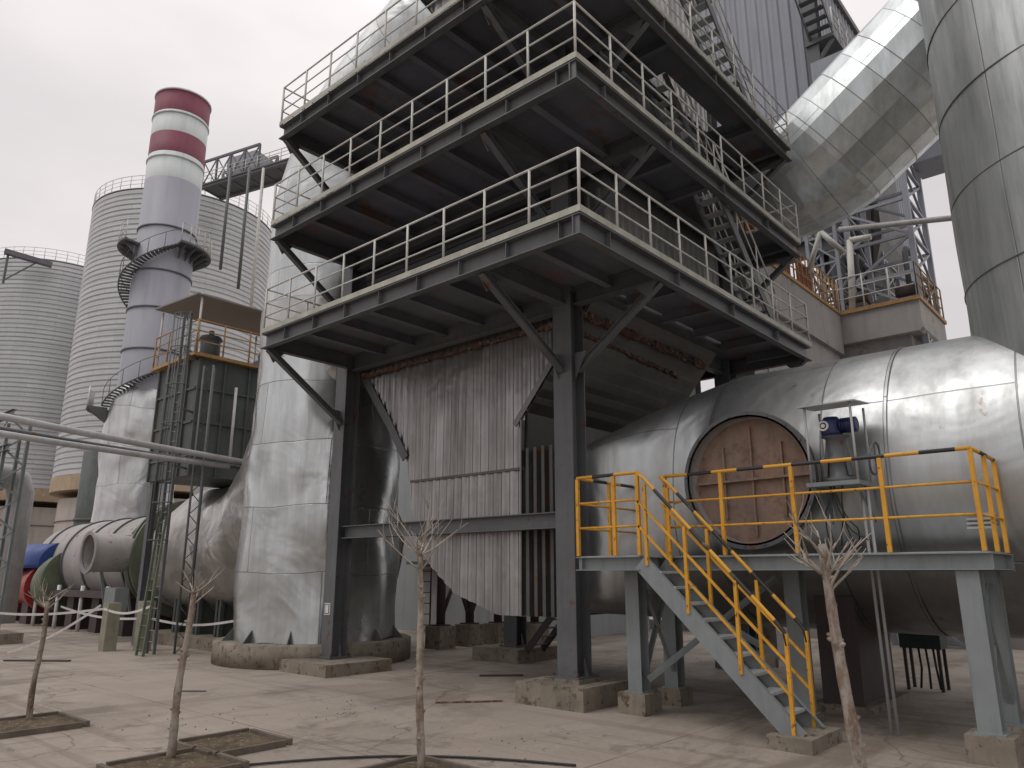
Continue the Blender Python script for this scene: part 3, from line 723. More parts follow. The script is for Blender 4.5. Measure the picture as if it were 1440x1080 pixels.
# ------------------------------------------------------------------ FURNACE
fu=root('hot_gas_furnace','long brown grey horizontal furnace drum with raised hoops left of the silver barrel','furnace',(12.5,32,0))
FR=1.62; FZ=2.5
prof=[(26.0,FR)]+[(26+i,FR) for i in range(1,11)]+[(37.0,FR-.08),(37.8,FR-.3),(38.4,FR-.62),(38.8,FR-.95)]
secs=[[V((12.5+r*math.cos(2*PI*k/64),v,FZ+r*math.sin(2*PI*k/64))) for k in range(64)][::-1] for v,r in prof]
m=MB(); m.rings(secs,cap=(True,True)); build(m,'drum',M['furnace'],fu)
for v in (27.6,29.4,31.3,33.4,35.6):
    m=MB(); m.disc((12.5,v,FZ),(0,1,0),FR+.06,.1,64,FR-.02); build(m,'hoop',M['steel'],fu)
m=MB(); m.disc((12.5,26.05,FZ+.05),(0,1,0),2.0,.12,64,1.5); m.disc((12.5,26.35,FZ+.05),(0,1,0),2.0,.12,64,1.5); build(m,'end_flange',M['green'],fu)
m=MB(); m.tube([(9.4,26.75,2.7),(11.6,26.75,2.7)],.62,32,cap=False); m.disc((9.4,26.75,2.7),(1,0,0),.68,.06,32,.56); m.tube([(9.5,26.75,2.7),(11.6,26.75,2.7)],.57,32,cap=False); m.disc((11.0,26.75,2.7),(1,0,0),.57,.02,32); build(m,'side_inlet',M['furnace'],fu)
m=MB()
m.bar((9.9,26.8,2.2),(10.2,26.8,.8),.06,.08); m.bar((10.6,26.6,2.2),(10.9,26.6,.8),.06,.08); build(m,'inlet_strut',M['legsteel'],fu)
m=MB(); m.tube([(11.5,33.6,1.75),(11.4,34.6,1.65),(11.3,35.2,1.5)],[1.25,1.15,.95],32); build(m,'burner_throat',M['green'],fu)
for v in (27.3,29.6,32,34.4,36.8):
    m=MB(); m.box(10.9,14.0,v-.3,v+.35,0,1.35); build(m,'saddle',M['maroon'],fu)
    m=MB(); m.tube([(10.7,v+.8,0),(10.7,v+.8,1.6)],.07,8); build(m,'pipe_leg',M['white'],fu)
m=MB(); m.box(10.6,14.2,26.6,38,1.2,1.42); build(m,'bed_frame',M['maroon'],fu)
# burner
bu=root('burner','red burner with a blue cowl at the far end of the furnace','burner',(11.2,38,.0))
m=MB(); m.tube([(11.2,35.4,1.5),(11.2,36.3,1.5),(11.2,36.35,1.5),(11.2,41.0,1.5)],[.85,.85,.75,.75],32); m.disc((11.2,35.3,1.5),(0,1,0),.98,.15,32); m.disc((11.2,38.2,1.5),(0,1,0),.9,.12,32); build(m,'barrel',M['red'],bu)
m=MB(); secs=[]
for v in (34.6,39.5):
    secs.append([V((11.4+1.0*math.cos(a)*1.0,v,2.4+.9*math.sin(a))) for a in [PI*k/16 for k in range(17)]]+[V((10.4,v,2.25)),V((12.4,v,2.25))])
m.rings(secs,cap=(True,True),smooth=True); build(m,'cowl',M['blue'],bu)
m=MB(); m.box(10.8,11.7,36.4,37.2,0,.9); build(m,'stand',M['maroon'],bu); m=MB(); m.box(10.8,11.7,39.4,40.0,0,.9); build(m,'stand',M['maroon'],bu)
# concrete posts
for k,(u,v) in enumerate(((8.72,22.45),(9.35,21.75))):
    m=MB(); m.box(u-.17,u+.17,v-.17,v+.17,0,1.25 if k==0 else 1.3)
    solo(m,'concrete_post',M['postconc'],(u,v,0),('stubby pale concrete post with barrier tape tied to it','stubby yellowish concrete post close to the caged ladder')[k],'post','concrete posts by the furnace')
# electrical cabinet near furnace
m=MB(); m.box(9.7,10.1,24.9,25.7,.9,1.6); m.box(9.85,9.95,25.2,25.3,0,.9)
solo(m,'control_cabinet',M['legsteel'],(9.9,25.3,0),'small pale grey control cabinet on a post before the furnace','cabinet')
# barrier tape
def tape(pts,lab):
    m=MB(); pts=[V(p) for p in pts]; out=[]
    n=20
    for i in range(len(pts)-1):
        for k in range(n):
            q=k/n; p=pts[i].lerp(pts[i+1],q); p.z-=.25*math.sin(q*PI)*(.6); out.append(p)
    out.append(pts[-1])
    for i in range(len(out)-1):
        a,b=out[i],out[i+1]; m.bar(a,b,.008,.06)
    solo(m,'barrier_tape',M['tape'],tuple(pts[0]),lab,'barrier tape','barrier tapes by the furnace')
tape([(5.6,24.4,1.15),(8.5,22.45,1.1),(9.1,20.9,1.2)],'upper white barrier tape sagging from the frame edge to the caged ladder')
tape([(8.4,22.4,1.2),(6.6,23.3,.05)],'white barrier tape end running down from the post to the ground')
tape([(9.1,27.5,1.0),(9.4,21.6,.85),(10.6,19.0,.85)],'lower white barrier tape stretched between the posts')
# ------------------------------------------------------------------ GREEN BOX BUILDING + LADDER
BU0,BU1,BV0,BV1,BZ0,BZ1=9.75,14.6,21.05,23.6,4.75,8.25
bx=root('steel_chamber','dark ribbed steel chamber raised above the silver barrel with a railed roof platform','chamber',(12,22.3,4.75))
m=MB(); m.box(BU0,BU1,BV0,BV1,BZ0,BZ1); build(m,'casing',M['darkgreen'],bx)
m=MB()
for u in [BU0+.02+i*.8 for i in range(7)]: m.box(u-.03,u+.03,BV0-.07,BV0,BZ0,BZ1-.02)
for z in (5.3,6.3,7.3): m.box(BU0-.0,BU1,BV0-.05,BV0-.0,z,z+.06); m.box(BU0-.05,BU0,BV0-.0,BV1,z,z+.06)
for v in (21.6,22.3,23.0,23.55): m.box(BU0-.07,BU0,v-.03,v+.03,BZ0,BZ1-.02)
build(m,'rib',M['darkgreen'],bx)
m=MB(); m.tube([(10.9,BV0-.18,5.4),(10.9,BV0-.18,7.5)],.045,10); build(m,'downpipe',M['white'],bx)
for u,v in ((BU0+.15,BV1-.15),(BU1-.15,BV1-.15)):
    m=MB(); m.ibeam((u,v,0),(u,v,BZ0),.2,.2); build(m,'leg',M['steel'],bx)
m=MB(); m.box(BU0-.25,BU1+.1,BV0-.2,BV1+.2,BZ1,BZ1+.1); build(m,'roof_deck',M['dullrail'],bx)
rz=BZ1+.1
m=railing([(BU0-.2,BV1+.15,rz),(BU0-.2,BV0-.15,rz),(BU1,BV0-.15,rz)],1.0,.9,.022); build(m,'guard_rail',M['dullrail'],bx)
m=MB(); m.tri([(BU0-.35,BV0-.2,rz+1.75),(BU1-1.5,BV0-.2,rz+1.75),(BU1-1.5,BV1+.2,rz+1.95),(BU0-.35,BV1+.2,rz+1.95)],.05,(0,0,1)); build(m,'canopy',paint('grey_brown_canopy',(.2,.18,.17),.6,.15,1),bx)  # canopy colour darkened to carry the shade of its underside
for u,v in ((BU0-.15,BV0-.1),(BU0-.15,BV1),(BU1-1.7,BV0-.1),(BU1-1.7,BV1)):
    m=MB(); m.tube([(u,v,rz),(u,v,rz+1.85)],.035,8); build(m,'canopy_post',M['railgrey'],bx)
for k,(u,v,mt,lb) in enumerate(((10.5,22.0,'darkgreen','dark green upright drum on the chamber roof beneath the canopy'),(12.4,21.6,'blue','blue machine on the chamber roof under the canopy end'))):
    t=root('roof_machine',lb,'machine',(u,v,rz))
    if k==0:
        m=MB(); m.lathe((u,v),[(.3,rz),(.3,rz+.7),(.26,rz+.75),(.36,rz+.8),(.3,rz+.9)],24); build(m,'drum',M[mt],t)
        m=MB(); m.tube([(u,v,rz+.9),(u,v,rz+1.1)],.08,12); build(m,'spout',M['steel'],t)
    else:
        m=MB(); m.box(u-.5,u+.5,v-.25,v+.25,rz,rz+.35); build(m,'base',M[mt],t)
        m=MB(); m.tube([(u-.4,v,rz+.5),(u+.1,v,rz+.5)],.16,16); m.tube([(u+.25,v,rz+.35),(u+.25,v,rz+.8)],.12,12); build(m,'motor',M['steel'],t)
ld=root('caged_ladder','tall dark caged ladder standing from the yard up to the chamber roof','ladder',(9.05,20.7,0))
LU,LVv=9.15,20.75
for dv in (-.22,.22):
    m=MB(); m.bar((LU,LVv+dv,0),(LU,LVv+dv,9.4),.05,.07); build(m,'side_rail',M['steel'],ld)
z=.3
while z<9: m=MB(); m.tube([(LU,LVv-.22,z),(LU,LVv+.22,z)],.014,6); z+=.28; build(m,'rung',M['legsteel'],ld)
m=MB()
for z in (2.9,3.9,5.0,6.1,7.2,8.3,9.3):
    m.tube([(LU,LVv-.22,z)]+[(LU-.35*math.sin(a)-.02,LVv-.36*math.cos(a),z) for a in [PI*k/10 for k in range(11)]]+[(LU,LVv+.22,z)],.016,5)
for k in (1,3,5,7,9):
    a=PI*k/10; m.tube([(LU-.35*math.sin(a)-.02,LVv-.36*math.cos(a),2.9),(LU-.35*math.sin(a)-.02,LVv-.36*math.cos(a),9.3)],.014,5)
build(m,'safety_cage',M['steel'],ld)
for z in (4.95,6.6,8.2): m=MB(); m.bar((LU,LVv,z),(BU0,BV0+.1,z),.05,.05); build(m,'wall_bracket',M['steel'],ld)
lt=root('lattice_post','slender dark lattice post right beside the caged ladder','post',(9.6,20.3,0))
m=MB(); z=0
for a in ((9.55,20.25),(9.85,20.25),(9.7,20.0)): m.tube([(*a,0),(*a,7.8)],.03,6)
build(m,'chord',M['steel'],lt)
m=MB()
while z<7.6:
    m.tube([(9.55,20.25,z),(9.85,20.25,z+.3),(9.7,20.0,z+.6)],.014,5); m.tube([(9.85,20.25,z+.3),(9.55,20.25,z+.6)],.014,5); z+=.6
build(m,'lacing',M['steel'],lt)
# small green ladder in front
gl=root('short_ladder','narrow green grey ladder leaning up to the furnace end flange','ladder',(8.95,20.4,0))
for dv in (-.2,.2):
    m=MB(); m.bar((8.75,20.45+dv,0),(8.95,20.45+dv,3.5),.05,.06); build(m,'side_rail',M['green'],gl)
for k in range(12): q=(k+.5)/12; m=MB(); m.tube([(8.75+.2*q,20.25,3.5*q),(8.75+.2*q,20.65,3.5*q)],.016,6); build(m,'rung',M['green'],gl)
# ------------------------------------------------------------------ PIPES ON THE LEFT
PP=[((5.1,21.4,6.0),(13.9,25.4,6.05),.11,'pipe','upper lagged pipe crossing from the frame edge to the chamber'),
    ((5.2,22.6,5.72),(13.3,25.3,5.75),.11,'pipe','lower lagged pipe crossing from the frame edge to the chamber'),
    ((5.0,21.8,5.88),(12.4,24.6,5.9),.05,'steel','thin dark pipe running between the two lagged pipes')]
PP=[((3.9,21.6,6.02),(9.55,22.9,5.5),.085,'pipe','upper lagged pipe crossing from the frame edge to the dark chamber'),
    ((3.9,22.8,5.85),(9.6,23.0,5.28),.085,'pipe','lower lagged pipe crossing from the frame edge to the dark chamber'),]
def Ppx(px,py,D):
    f=1050.;th=math.radians(14.2)
    a=px-720;b=py-540
    r=(a,f*math.cos(th)+b*math.sin(th),-(b*math.cos(th)-f*math.sin(th)))
    t=D/r[1]; X,Y,Z=r[0]*t,D,2.05+r[2]*t
    S,C=math.sin(math.radians(41.6)),math.cos(math.radians(41.6))
    return V((X*S+Y*C,-X*C+Y*S,Z))
for k,(p,q,r,mt,lb) in enumerate(((Ppx(-60,573,16),Ppx(349,651,21.3),.085,'pipe','upper lagged pipe sweeping from the frame edge down to the riser foot'),
    (Ppx(-60,592,16.3),Ppx(342,658,21.5),.06,'steel','middle thin dark pipe of the three crossing before the silos'),
    (Ppx(-60,600,15.6),Ppx(322,656,21),.075,'pipe','lowest pale pipe of the three crossing before the silos'))):
    m=MB(); m.tube([p,p.lerp(q,.33)+V((0,0,-.03)),p.lerp(q,.66)+V((0,0,-.03)),q],r,12)
    solo(m,'overhead_pipe',M[mt],tuple(p),lb,'pipe','pipes crossing before the silos')
# pipe rack at left frame edge
pr=root('pipe_rack','grey lattice pipe rack leg at the left edge of the yard','pipe rack',tuple(Ppx(15,900,24)*1.0)[:2]+(0,))
b0=Ppx(-40,905,23); bx0,by0=b0.x,b0.y
for du,dv in ((0,0),(.6,0),(0,.9),(.6,.9)):
    m=MB(); m.ibeam((bx0+du,by0+dv,.3),(bx0+du,by0+dv,6.6),.1,.1); build(m,'post',M['legsteel'],pr)
m=MB(); z=.8
while z<6.8:
    m.bar((bx0,by0,z),(bx0,by0+.9,z+.5),.035,.035); m.bar((bx0,by0+.9,z+.5),(bx0,by0,z+1),.035,.035); m.bar((bx0,by0,z),(bx0+.6,by0,z+.5),.05,.05); m.bar((bx0+.6,by0,z+.5),(bx0,by0,z+1),.05,.05); z+=1
build(m,'lacing',M['legsteel'],pr)
for z in (4.6,5.8,6.9):
    m=MB(); m.ibeam((bx0,by0-.4,z),(bx0,by0+3.5,z),.14,.2); build(m,'crossbeam',M['steel'],pr)
m=MB(); m.box(bx0-.5,bx0+1.2,by0-.4,by0+1.4,0,.3); build(m,'footing',M['concrete'],pr)
for k,(o,r,z) in enumerate(((1.6,.32,5.2),(2.4,.25,5.1))):
    m=MB(); m.tube([(bx0-1.0,by0+o,z),(bx0+.6,by0+o,z),(bx0+1.0,by0+o,z-.15),(bx0+1.15,by0+o,z-.6),(bx0+1.15,by0+o,.5)],r,20)
    solo(m,'elbow_pipe',M['pipe'],(bx0,by0+o,.5),('fat lagged pipe with an elbow beside the pipe rack leg','slimmer lagged elbow pipe farther left beside the pipe rack')[k],'pipe','elbow pipes at the pipe rack')
# small dark boxes by post
# ------------------------------------------------------------------ CHIMNEY
cb=Ppx(190,700,42); ch=root('chimney','tall grey chimney with red and white bands and a spiral stair','chimney',(cb.x,cb.y,0))
def at(px,py): return Ppx(px,py,42).z
CR=1.62
zt=31.6
def chpart(z0,z1,mt,name='shell',r=CR):
    m=MB(); m.lathe((cb.x,cb.y),[(r,z0),(r,z1)],64,cap=(False,True)); build(m,name,M[mt],ch)
ZB=[(0,10.0,'chimgrey'),(10.0,25.6,'chimgrey'),(25.6,27.1,'chimwhite'),(27.1,28.5,'chimred'),(28.5,30.1,'chimwhite'),(30.1,31.9,'chimred')]
ZB=[(9.0,25.2,'chimgrey'),(25.2,26.9,'chimwhite'),(26.9,28.3,'chimred'),(28.3,29.75,'chimwhite'),(29.75,31.2,'chimred')]
for a,b,mt in ZB: chpart(a,b,mt,'shaft_band')
m=MB(); m.lathe((cb.x,cb.y),[(CR-.1,31.22),(CR-.1,30)],48,cap=(False,True)); build(m,'flue',M['steel'],ch)
for z in (14.4,16.9,19.2,22.0,26.6,29.6,31.2):
    m=MB(); m.lathe((cb.x,cb.y),[(CR,z-.05),(CR+.06,z-.05),(CR+.06,z+.05),(CR,z+.05)],64,cap=(False,False)); build(m,'band_ring',M['steel'] if z<25 else M['chimwhite'],ch)
prof=[(1.95,0),(1.95,4),(1.9,7),(1.95,10),(1.85,11.5),(1.66,12.3)]
pp=[]
for i in range(40):
    z=12.3*i/39
    for j in range(len(prof)-1):
        if prof[j][1]<=z<=prof[j+1][1]+1e-6: q=(z-prof[j][1])/(prof[j+1][1]-prof[j][1]); r=prof[j][0]+(prof[j+1][0]-prof[j][0])*q; break
    pp.append((r,z))
m=MB(); m.lathe((cb.x,cb.y),pp,96,lambda p:p+V(noise.noise_vector(V((p.x*.8,p.y*.8,p.z*.3))))*.25+V(noise.noise_vector(p*1.5))*.06,cap=(False,False)); build(m,'foil_wrap',M['chimfoil'],ch)
def ring_platform(z,a0=0,a1=2*PI,r0=CR+.02,r1=2.6):
    m=MB(); n=40; secs=[]
    for k in range(n+1):
        a=a0+(a1-a0)*k/n; e=V((math.cos(a),math.sin(a),0)); c=V((cb.x,cb.y,0))
        secs.append([c+e*r0+V((0,0,z-.12)),c+e*r1+V((0,0,z-.12)),c+e*r1+V((0,0,z)),c+e*r0+V((0,0,z))])
    m.rings(secs,cap=(True,True),smooth=False); p=build(m,'platform',M['steel'],ch)
    pts=[(cb.x+(r1-.05)*math.cos(a0+(a1-a0)*k/24),cb.y+(r1-.05)*math.sin(a0+(a1-a0)*k/24),z) for k in range(25)]
    build(railing(pts,1.1,1.2,.025),'guard_rail',M['railgrey'],p)
    m=MB()
    for k in range(18):
        a=a0+(a1-a0)*(k+.5)/18; e=V((math.cos(a),math.sin(a),0)); c=V((cb.x,cb.y,z-.12)); m.tri([c+e*r0,c+e*(r1-.1),c+e*r0+V((0,0,-.7))],.04,(-e.y,e.x,0))
    build(m,'bracket',M['steel'],p)
camdir=math.atan2(-cb.y,-cb.x)   # towards the camera
ring_platform(20.9,camdir+.3,camdir-1.0+2*PI)
# spiral stair: right side of the chimney seen from camera has angle camdir+? (counter clockwise = to the right seen from camera)
def spiral(zt_,zb_,at_,turn,n):
    m=MB(); ms=MB(); c=V((cb.x,cb.y,0)); pts=[];pt2=[]
    for k in range(n+1):
        q=k/n; a=at_+turn*q; z=zt_+(zb_-zt_)*q; e=V((math.cos(a),math.sin(a),0)); tn=V((-e.y,e.x,0))
        m.bar(c+e*(CR+.02)+V((0,0,z)),c+e*(CR+.65)+V((0,0,z)),.2,.05)
        pts.append(c+e*(CR+.65)+V((0,0,z+.95))); pt2.append(c+e*(CR+.65)+V((0,0,z)))
    build(m,'spiral_tread',M['steel'],ch)
    ms.tube(pts,.02,5); ms.tube(pt2,.04,5)
    for k in range(0,n+1,4): ms.tube([pt2[k],pts[k]],.02,5)
    build(ms,'spiral_rail',M['steel'],ch)
spiral(20.8,11.1,camdir+.35,-(2*PI+1.75),84)
pz=11.0
ring_platform(pz,camdir-1.95,camdir-1.35,CR+.35,3.0)
# ------------------------------------------------------------------ SILOS
def silo(cx,cy,R,ztop,zbase,name_label,n=96,skirt=True):
    t=root('silo',name_label,'silo',(cx,cy,0),'corrugated storage silos')
    prof=[]; z=zbase; h=.6
    while z<ztop:
        prof+=[(R,z),(R+.05,z+.08),(R+.05,z+h-.14),(R-.05,z+h-.08),(R-.05,z+h-.01)]; z+=h
    m=MB(); m.lathe((cx,cy),prof,n,cap=(False,True),smooth=False); build(m,'wall',M['silo'],t)
    m=MB(); m.lathe((cx,cy),[(R+.1,z),(R+.1,z+.12),(2,z+R*.28),(.1,z+R*.3)],n,cap=(True,True)); build(m,'roof',M['silo'],t)
    pts=[(cx+R*math.cos(2*PI*k/48),cy+R*math.sin(2*PI*k/48),z+.1) for k in range(49)]
    build(railing(pts,1.5,2.4,.035,levels=(1,.66,.33)),'guard_rail',M['railgrey'],t)
    m=MB(); m.lathe((cx,cy),[(R+.12,zbase-1.5),(R+.12,zbase)],n,cap=(True,True),smooth=False); build(m,'ring_beam',M['ochre'],t)
    m=MB(); m.lathe((cx,cy),[(R-.8,0),(R-.8,zbase-2.2)],n,cap=(False,False)); build(m,'base_drum',M['beige'],t)
    m=MB(); m.lathe((cx,cy),[(R-.78,zbase-4.5),(R-.7,zbase-4.5),(R-.7,zbase-4.4),(R-.78,zbase-4.4)],n,cap=(False,False)); build(m,'trim_ring',M['steel'],t)
    return z
# E2 silo parameters solved from the picture
SD=75
sc2=Ppx(235,560,SD+9)
zs=silo(sc2.x,sc2.y,10.1,42.6,11.6,'nearer corrugated silo rising behind the red banded chimney')
sc1=Ppx(62,560,SD+26)
silo(sc1.x,sc1.y,9.9,42.2,12.2,'farther corrugated silo at the left edge of the frame')
# gantry on silo 2
gt=root('conveyor_gantry','steel conveyor gantry and motor house on top of the nearer silo','gantry',(sc2.x,sc2.y,zs))
def gp(px,py,D=74): return Ppx(px,py,D)
A=gp(288,262,72);B=gp(398,305,67)
dirg=(B-A); dirg.z=0; dirg.normalize(); sd=V((-dirg.y,dirg.x,0))
zg=(A.z)
m=MB(); L=16
base=V((A.x,A.y,A.z))-dirg*.5
for s in (0,2.6):
    m.bar(base+sd*s,base+sd*s+dirg*L,.35,.5)
    m.bar(base+sd*s+V((0,0,3.0)),base+sd*s+dirg*8+V((0,0,3.0)),.2,.25)
for k in range(8): m.bar(base+dirg*k*2,base+dirg*k*2+sd*2.6,.2,.2)
for k in range(5):
    for s in (0,2.6):
        m.bar(base+sd*s+dirg*k*2,base+sd*s+dirg*k*2+V((0,0,3)),.18,.18)
        if k<4: m.bar(base+sd*s+dirg*k*2,base+sd*s+dirg*(k+1)*2+V((0,0,3)),.1,.1); m.bar(base+sd*s+dirg*(k+1)*2,base+sd*s+dirg*(k)*2+V((0,0,3)),.1,.1)
build(m,'truss',M['deckunder'],gt)
m=MB(); m.tri([base-sd*.3,base+dirg*L-sd*.3,base+dirg*L+sd*3,base+sd*3],.12,(0,0,1)); build(m,'walkway',M['steel'],gt)
m=MB(); q=base+dirg*3.5+V((0,0,.3)); m.tri([q,q+dirg*4,q+dirg*4+sd*2.5,q+sd*2.5],2.2,(0,0,1)); build(m,'motor_house',M['corrblue'],gt)
build(railing([base-sd*.2+V((0,0,.2)),base+dirg*L-sd*.2+V((0,0,.2))],1.3,1.6,.04),'guard_rail',M['railgrey'],gt)
for k,px in enumerate((318,345,365)):
    p=gp(px,300,68); m=MB(); m.tube([(p.x,p.y,zs-12-k*2),(p.x,p.y,A.z-.2)],.15,10); build(m,'drop_pipe',M['steel'] if k<2 else M['railgrey'],gt)
# dark stack between
p=Ppx(128,690,60); m=MB(); m.lathe((p.x,p.y),[(.9,0),(.9,11.5)],32); m.lathe((p.x,p.y),[(.9,6),(1.0,6),(1.0,6.2),(.9,6.2)],32,cap=(False,False))
solo(m,'exhaust_stack',M['darkgreen'],(p.x,p.y,0),'short dark grey exhaust stack between chimney and silo base','stack')
# small structure on far silo left: bridge end
p=Ppx(20,358,88); t=root('silo_bridge','short grey conveyor bridge reaching the left silo roof','bridge',tuple(p))
m=MB(); m.bar(p+V((-1,.3,.2)),p+V((4,-1.2,-.5)),.8,.6); build(m,'bridge_beam',M['deckunder'],t)
m=MB(); m.bar(p+V((-.6,.2,-4)),p+V((-.6,.2,.2)),.25,.25); m.bar(p+V((-.6,.2,-3.6)),p+V((2.5,-.7,-.4)),.15,.15); build(m,'bridge_leg',M['steel'],t)
# ------------------------------------------------------------------ INCLINED DUCT
inc=root('inclined_duct','broad silver clad duct slanting up to the right behind the tower decks','duct',(18,6.5,10))
R=1.5
ax0=V((19.0,6.9,11.6)); 
p1=Ppx(1150,232,17.6); p2=Ppx(1300,30,17.6)
# keep the duct in the plane u = 18.6
def onu(px,py,u):
    p=Ppx(px,py,1); q=V((0,0,2.05)); d=p-q; return q+d*(u/d.x)
c0=onu(1146,241,18.9); c2=onu(1346,36,18.9)
dd=(c2-c0).normalized()
secs=[];n=18
x=V((1,0,0)); y=dd.cross(x)
R=1.66
pth=[c0-dd*1.2+V((-.0,0,0))]
L=(c2-c0).length+6
N=44
for i in range(N+1):
    c=c0+dd*.45+dd*L*i/N
    secs.append([c+(x*math.cos(2*PI*k/n)+y*math.sin(2*PI*k/n))*R for k in range(n)])
# lower mitred bend turning into the tower
cb_=c0+dd*.45; low=[]
d2=V((-.12,1,-.12)).normalized()
for i in range(1,9):
    q=i/8; dn=(-dd).lerp(d2,min(1,q*2.2)).normalized(); cc_=(cb_ if i==1 else cc_)+dn*.5; c=cc_; Rq=R-.34*min(1,q*1.6); xx=(x-dn*x.dot(dn)).normalized(); yy=(-dn).cross(xx)
    low.append([c+(xx*math.cos(2*PI*k/n)+yy*math.sin(2*PI*k/n))*Rq for k in range(n)])
m=MB(); m.rings(low[::-1]+secs,dent(.008,.5),cap=(True,True),smooth=False); build(m,'shell',M['incl'],inc)
for i in range(0,10):
    c=c0+dd*(.6+i*1.15); 
    m=MB(); m.disc(c,dd,R+.012,.02,18,R-.04); build(m,'cladding_band',M['pipe'],inc)
# ------------------------------------------------------------------ BACKGROUND RIGHT: upper clad building
bb=root('clad_building','tall grey blue ribbed metal building standing behind the tower top right','building',(27,10,0))
bu0,bv0=27.0,8.1
build(corr([(bv0,14),(16,14),(16,27.2),(bv0,27.2)],.45,.06,lambda x,y,n:(bu0-n,x,y)),'wall',M['corrblue'],bb)
build(corr([(bu0,13),(39,13),(39,27.2),(bu0,27.2)],.45,.06,lambda x,y,n:(x,bv0-n,y)),'wall',M['corrblue'],bb)
m=MB(); m.tri([(bu0-.2,bv0-.2,27.2),(39,bv0-.2,27.2),(39,16,27.2),(bu0-.2,16,27.2)],.3,(0,0,1)); build(m,'roof',M['steel'],bb)
m=MB(); m.ibeam((bu0-.25,bv0-.25,0),(bu0-.25,bv0-.25,27.1),.5,.5); m.ibeam((bu0-.25,14,0),(bu0-.25,14,14),.5,.5); m.ibeam((bu0-.25,bv0,13.8),(bu0-.25,16,13.8),.4,.6); build(m,'corner_column',M['steel'],bb)
# walkway with stair on the side
wz=22.0
m=MB(); m.box(bu0-.6,bu0+2.9,bv0-1.1,bv0-.02,wz,wz+.15); wk=build(m,'walkway',M['steel'],bb)
build(railing([(bu0-.6,bv0-1.1,wz+.15),(bu0+2.9,bv0-1.1,wz+.15),(bu0+2.9,bv0-.1,wz+.15)],1.1,.9,.03),'guard_rail',M['railgrey'],wk)
su=bu0-.6
for v_ in (bv0-1.05,bv0-.2):
    m=MB(); m.bar((su+.3,v_,wz+.1),(su-2.6,v_,wz+2.8),.05,.25); build(m,'stringer',M['steel'],bb)
for k in range(10):
    m=MB(); m.box(su-.1-k*.27-.12,su-.1-k*.27+.12,bv0-1.0,bv0-.25,wz+.4+k*.25,wz+.44+k*.25); build(m,'tread',M['steel'],bb)
m=MB(); m.box(su-4.5,su-2.5,bv0-1.1,bv0+.6,wz+2.8,wz+2.95); build(m,'landing',M['steel'],bb)
build(railing([(su-2.5,bv0-1.1,wz+2.95),(su-4.5,bv0-1.1,wz+2.95)],1.1,1.1,.03),'guard_rail',M['railgrey'],bb)
for du in (-.4,1.2,2.6):
    m=MB(); m.bar((bu0+du,bv0-.05,wz-1.1),(bu0+du,bv0-1.0,wz),.12,.12); build(m,'walkway_brace',M['steel'],bb)
# concrete frame structure with yellow rails
cf=root('concrete_building','pale concrete building arm with yellow and red railed floor behind the tower','building',(24,6,0))
m=MB(); m.box(16.9,24.0,7.2,8.3,8.75,10.06); build(m,'concrete_beam',M['concwall'],cf)
m=MB(); m.box(18.2,24.0,7.35,8.1,6.2,8.75); build(m,'lower_wall',M['concwall'],cf)
m=MB(); m.box(17.2,18.0,7.3,8.2,0,8.75); build(m,'concrete_column',M['concwall'],cf); m=MB(); m.box(23.1,24.0,7.3,8.2,0,6.2); build(m,'concrete_column',M['concwall'],cf)
m=MB(); m.tri([(24.0,8.3,9.1),(24.0,5.0,9.1),(24.0,4.9,9.2),(24.0,4.9,10.06),(24.0,8.3,10.06)],3.2,(1,0,0)); m.box(24.3,27.2,5.3,8.3,8.5,9.1); build(m,'floor_slab',M['concwall'],cf)
m=MB(); m.box(23.93,27.25,4.84,8.3,10.06,10.18); m.box(16.9,23.93,7.15,8.3,10.06,10.16); build(m,'slab_edge',M['dullrail'],cf)
build(railing([(17,7.22,10.16),(23.95,7.22,10.16)],1.05,.33,.022),'guard_rail',M['dullrail'],cf)
build(railing([(23.98,7.2,10.18),(23.98,4.9,10.18)],1.1,.8,.022),'guard_rail',M['railgrey'],cf)
build(railing([(23.98,4.9,10.18),(27.2,4.9,10.18)],1.1,.8,.022),'guard_rail',M['dullrail'],cf)
for u in (17.3,19.0,20.7):
    m=MB(); m.box(u,u+1.2,7.27,7.3,10.2,11.0); build(m,'railing_panel',paint('faded_red_panel',(.25,.09,.06),.6,.2,1) if u<18 else bpy.data.materials['faded_red_panel'],cf)
for k,(u,v,lb) in enumerate(((25.2,5.4,'grey pump set standing on the railed concrete floor nearer its end'),(24.8,6.8,'grey pump set standing on the railed concrete floor nearer the tower'))):
    t=root('pump_set',lb,'pump',(u,v,10.18),'pump sets on the concrete floor')
    m=MB(); m.box(u-.4,u+.4,v-.3,v+.3,10.18,10.5); build(m,'base',M['steel'],t)
    m=MB(); m.tube([(u,v-.35,10.75),(u,v+.35,10.75)],.25,16); build(m,'motor',M['maroon'],t)
    m=MB(); m.tube([(u+.2,v,10.7),(u+.2,v,12.2),(u+.4,v,12.4),(u+1,v,12.4)],.09,8); build(m,'riser_pipe',M['steel'],t)
